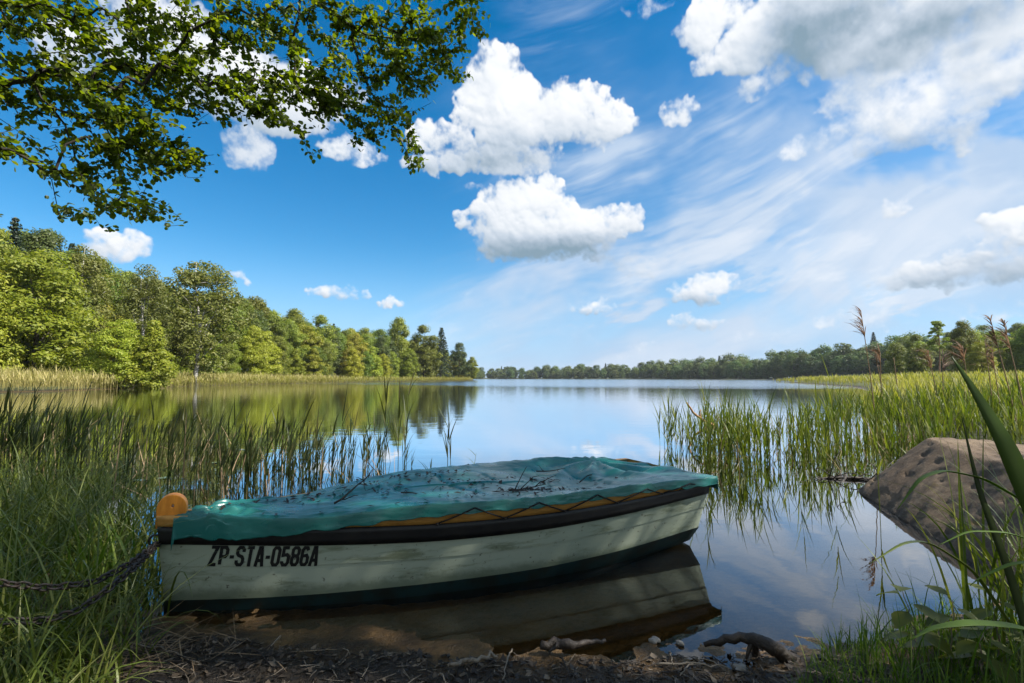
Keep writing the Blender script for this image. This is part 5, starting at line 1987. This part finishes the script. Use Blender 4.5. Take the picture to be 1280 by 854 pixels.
blobs = [
    blob(30, 40, 4.4, 70, 60, 82), blob(100, 40, 4.5, 70, 55, 104), blob(60, 110, 4.5, 60, 45, 66), blob(120, 120, 4.5, 60, 45, 88), blob(170, 70, 4.7, 60, 60, 121), blob(170, 150, 4.6, 60, 42, 110), blob(215, 190, 4.7, 46, 34, 88),
    blob(150, 205, 4.6, 60, 32, 82), blob(130, 235, 4.5, 45, 20, 30), blob(175, 262, 4.4, 48, 14, 37), blob(95, 268, 4.4, 28, 9, 13), blob(42, 190, 4.3, 26, 24, 28), blob(20, 130, 4.3, 30, 26, 22), blob(65, 215, 4.3, 14, 10, 5),
    blob(225, 40, 4.8, 50, 60, 108), blob(250, 110, 4.8, 50, 45, 108), blob(300, 40, 4.9, 55, 55, 101), blob(310, 115, 4.9, 45, 35, 79), blob(345, 140, 4.9, 30, 22, 29), blob(365, 60, 5.0, 50, 60, 108), blob(395, 120, 5.0, 40, 40, 72), blob(383, 175, 4.9, 12, 14, 10),
    blob(430, 30, 5.1, 50, 45, 87), blob(440, 110, 5.1, 45, 45, 87), blob(465, 160, 5.1, 36, 20, 37), blob(510, 40, 5.2, 55, 45, 123), blob(510, 100, 5.2, 45, 34, 87), blob(520, 190, 5.1, 15, 32, 24), blob(560, 65, 5.2, 40, 36, 66), blob(590, 22, 5.2, 26, 24, 37), blob(500, 150, 5.1, 26, 20, 20),
    # the crown carries on above and to the left of the view
    blob(-60, 0, 4.3, 90, 110, 77, .9), blob(60, -80, 4.5, 130, 60, 121, .9), blob(230, -90, 4.8, 130, 60, 188, .9), blob(430, -80, 5.0, 130, 50, 174, .9), blob(-200, -80, 3.8, 160, 120, 99, 1.1), blob(100, -190, 4.4, 220, 60, 132, 1.0),
]
trunk_P = None
g, LP, LD = grow(limbs, blobs, org, None, None, .06, 9, 1.0)
g.tube(smooth_path([T0 + (0, 0, -.4), T0 + (.1, .05, 2), T0 + (.15, .1, 5), T0 + (-.3, .4, 8.5)], 14), np.linspace(.24, .10, 14), 12)
g.tube(smooth_path([T0 + (.12, .06, 2.6), T0 + (.1, .4, 3.0), T0 + (0, 0, 3.2) + (.6, .9, .35)], 6), np.linspace(.13, .08, 6), 8)
off = -T0
gm = g.mesh('trunk', True, [M['branch']])
gm.transform(Matrix.Translation(tuple(off)))
obj('trunk', gm, tg)
V, F = oval_leaves(LP, LD, .054, org)
obj('crown', mesh('crown', V + off, F, False, [M['leaf_over']]), tg)

# ------------------------------------------------------------------ unseen bank trees: right ones shade the boat, rear pair added to dim skylight
def bank_tree(x, y, h, Rm, z0, n, per, label, seed, leaf='leaf_mid', size=.085, rr=(.5, 1.0)):
    rg = np.random.default_rng(seed)
    C, Rc = profile_clumps(rg, n, z0, h - .4, ROUND, Rm, rr[0], rr[1], .25)
    V, F = leaf_cloud(C, Rc, per, size, .55, rg, .05, .6)
    gt = trunk_geo(rg, h * .9, .2, 26, z0 / h, Rm, C=C)
    r = thing('bank_tree', label, 'tree', (x, y, gz(x, y)), 'leafy trees on the near bank')
    obj('trunk', gt.mesh('trunk', True, [M['bark']]), r)
    obj('crown', mesh('crown', V, F, False, [M[leaf]]), r)
    return r


bank_tree(7.6, .8, 15.0, 4.0, 6.6, 145, 125, 'leafy alder on the right bank whose crown shades the boat', 901)
bank_tree(5.6, -3.8, 10.5, 3.0, 3.0, 80, 90, 'leafy alder standing on the bank behind the viewpoint to the right', 902)
bank_tree(2.6, -5.0, 12.0, 3.4, 2.6, 90, 90, 'unseen tall leafy tree added behind the viewpoint to block sky light', 903)  # added out of view to block rear skylight and darken the foreground
bank_tree(-4.8, -3.6, 11.0, 4.0, 2.4, 100, 130, 'unseen leafy tree added behind the viewpoint to the left to block sky light', 904)  # also added unseen, cutting ambient light from the rear left

# ------------------------------------------------------------------ summer haze over the lake
hz = Geo()
hz.box((0, 0, 18), (5600, 5600, 84))
m, t, out = material('haze')
pv = t.new('ShaderNodeVolumePrincipled')
pv.inputs['Color'].default_value = (.86, .92, 1.0, 1)
pv.inputs['Density'].default_value = .00010
pv.inputs['Anisotropy'].default_value = .2
t.l.new(pv.outputs[0], out.inputs['Volume'])
M['haze'] = m
tag(obj('haze', hz.mesh('haze', False, [m])), 'thin pale summer haze lying over the lake', 'haze', kind='stuff')
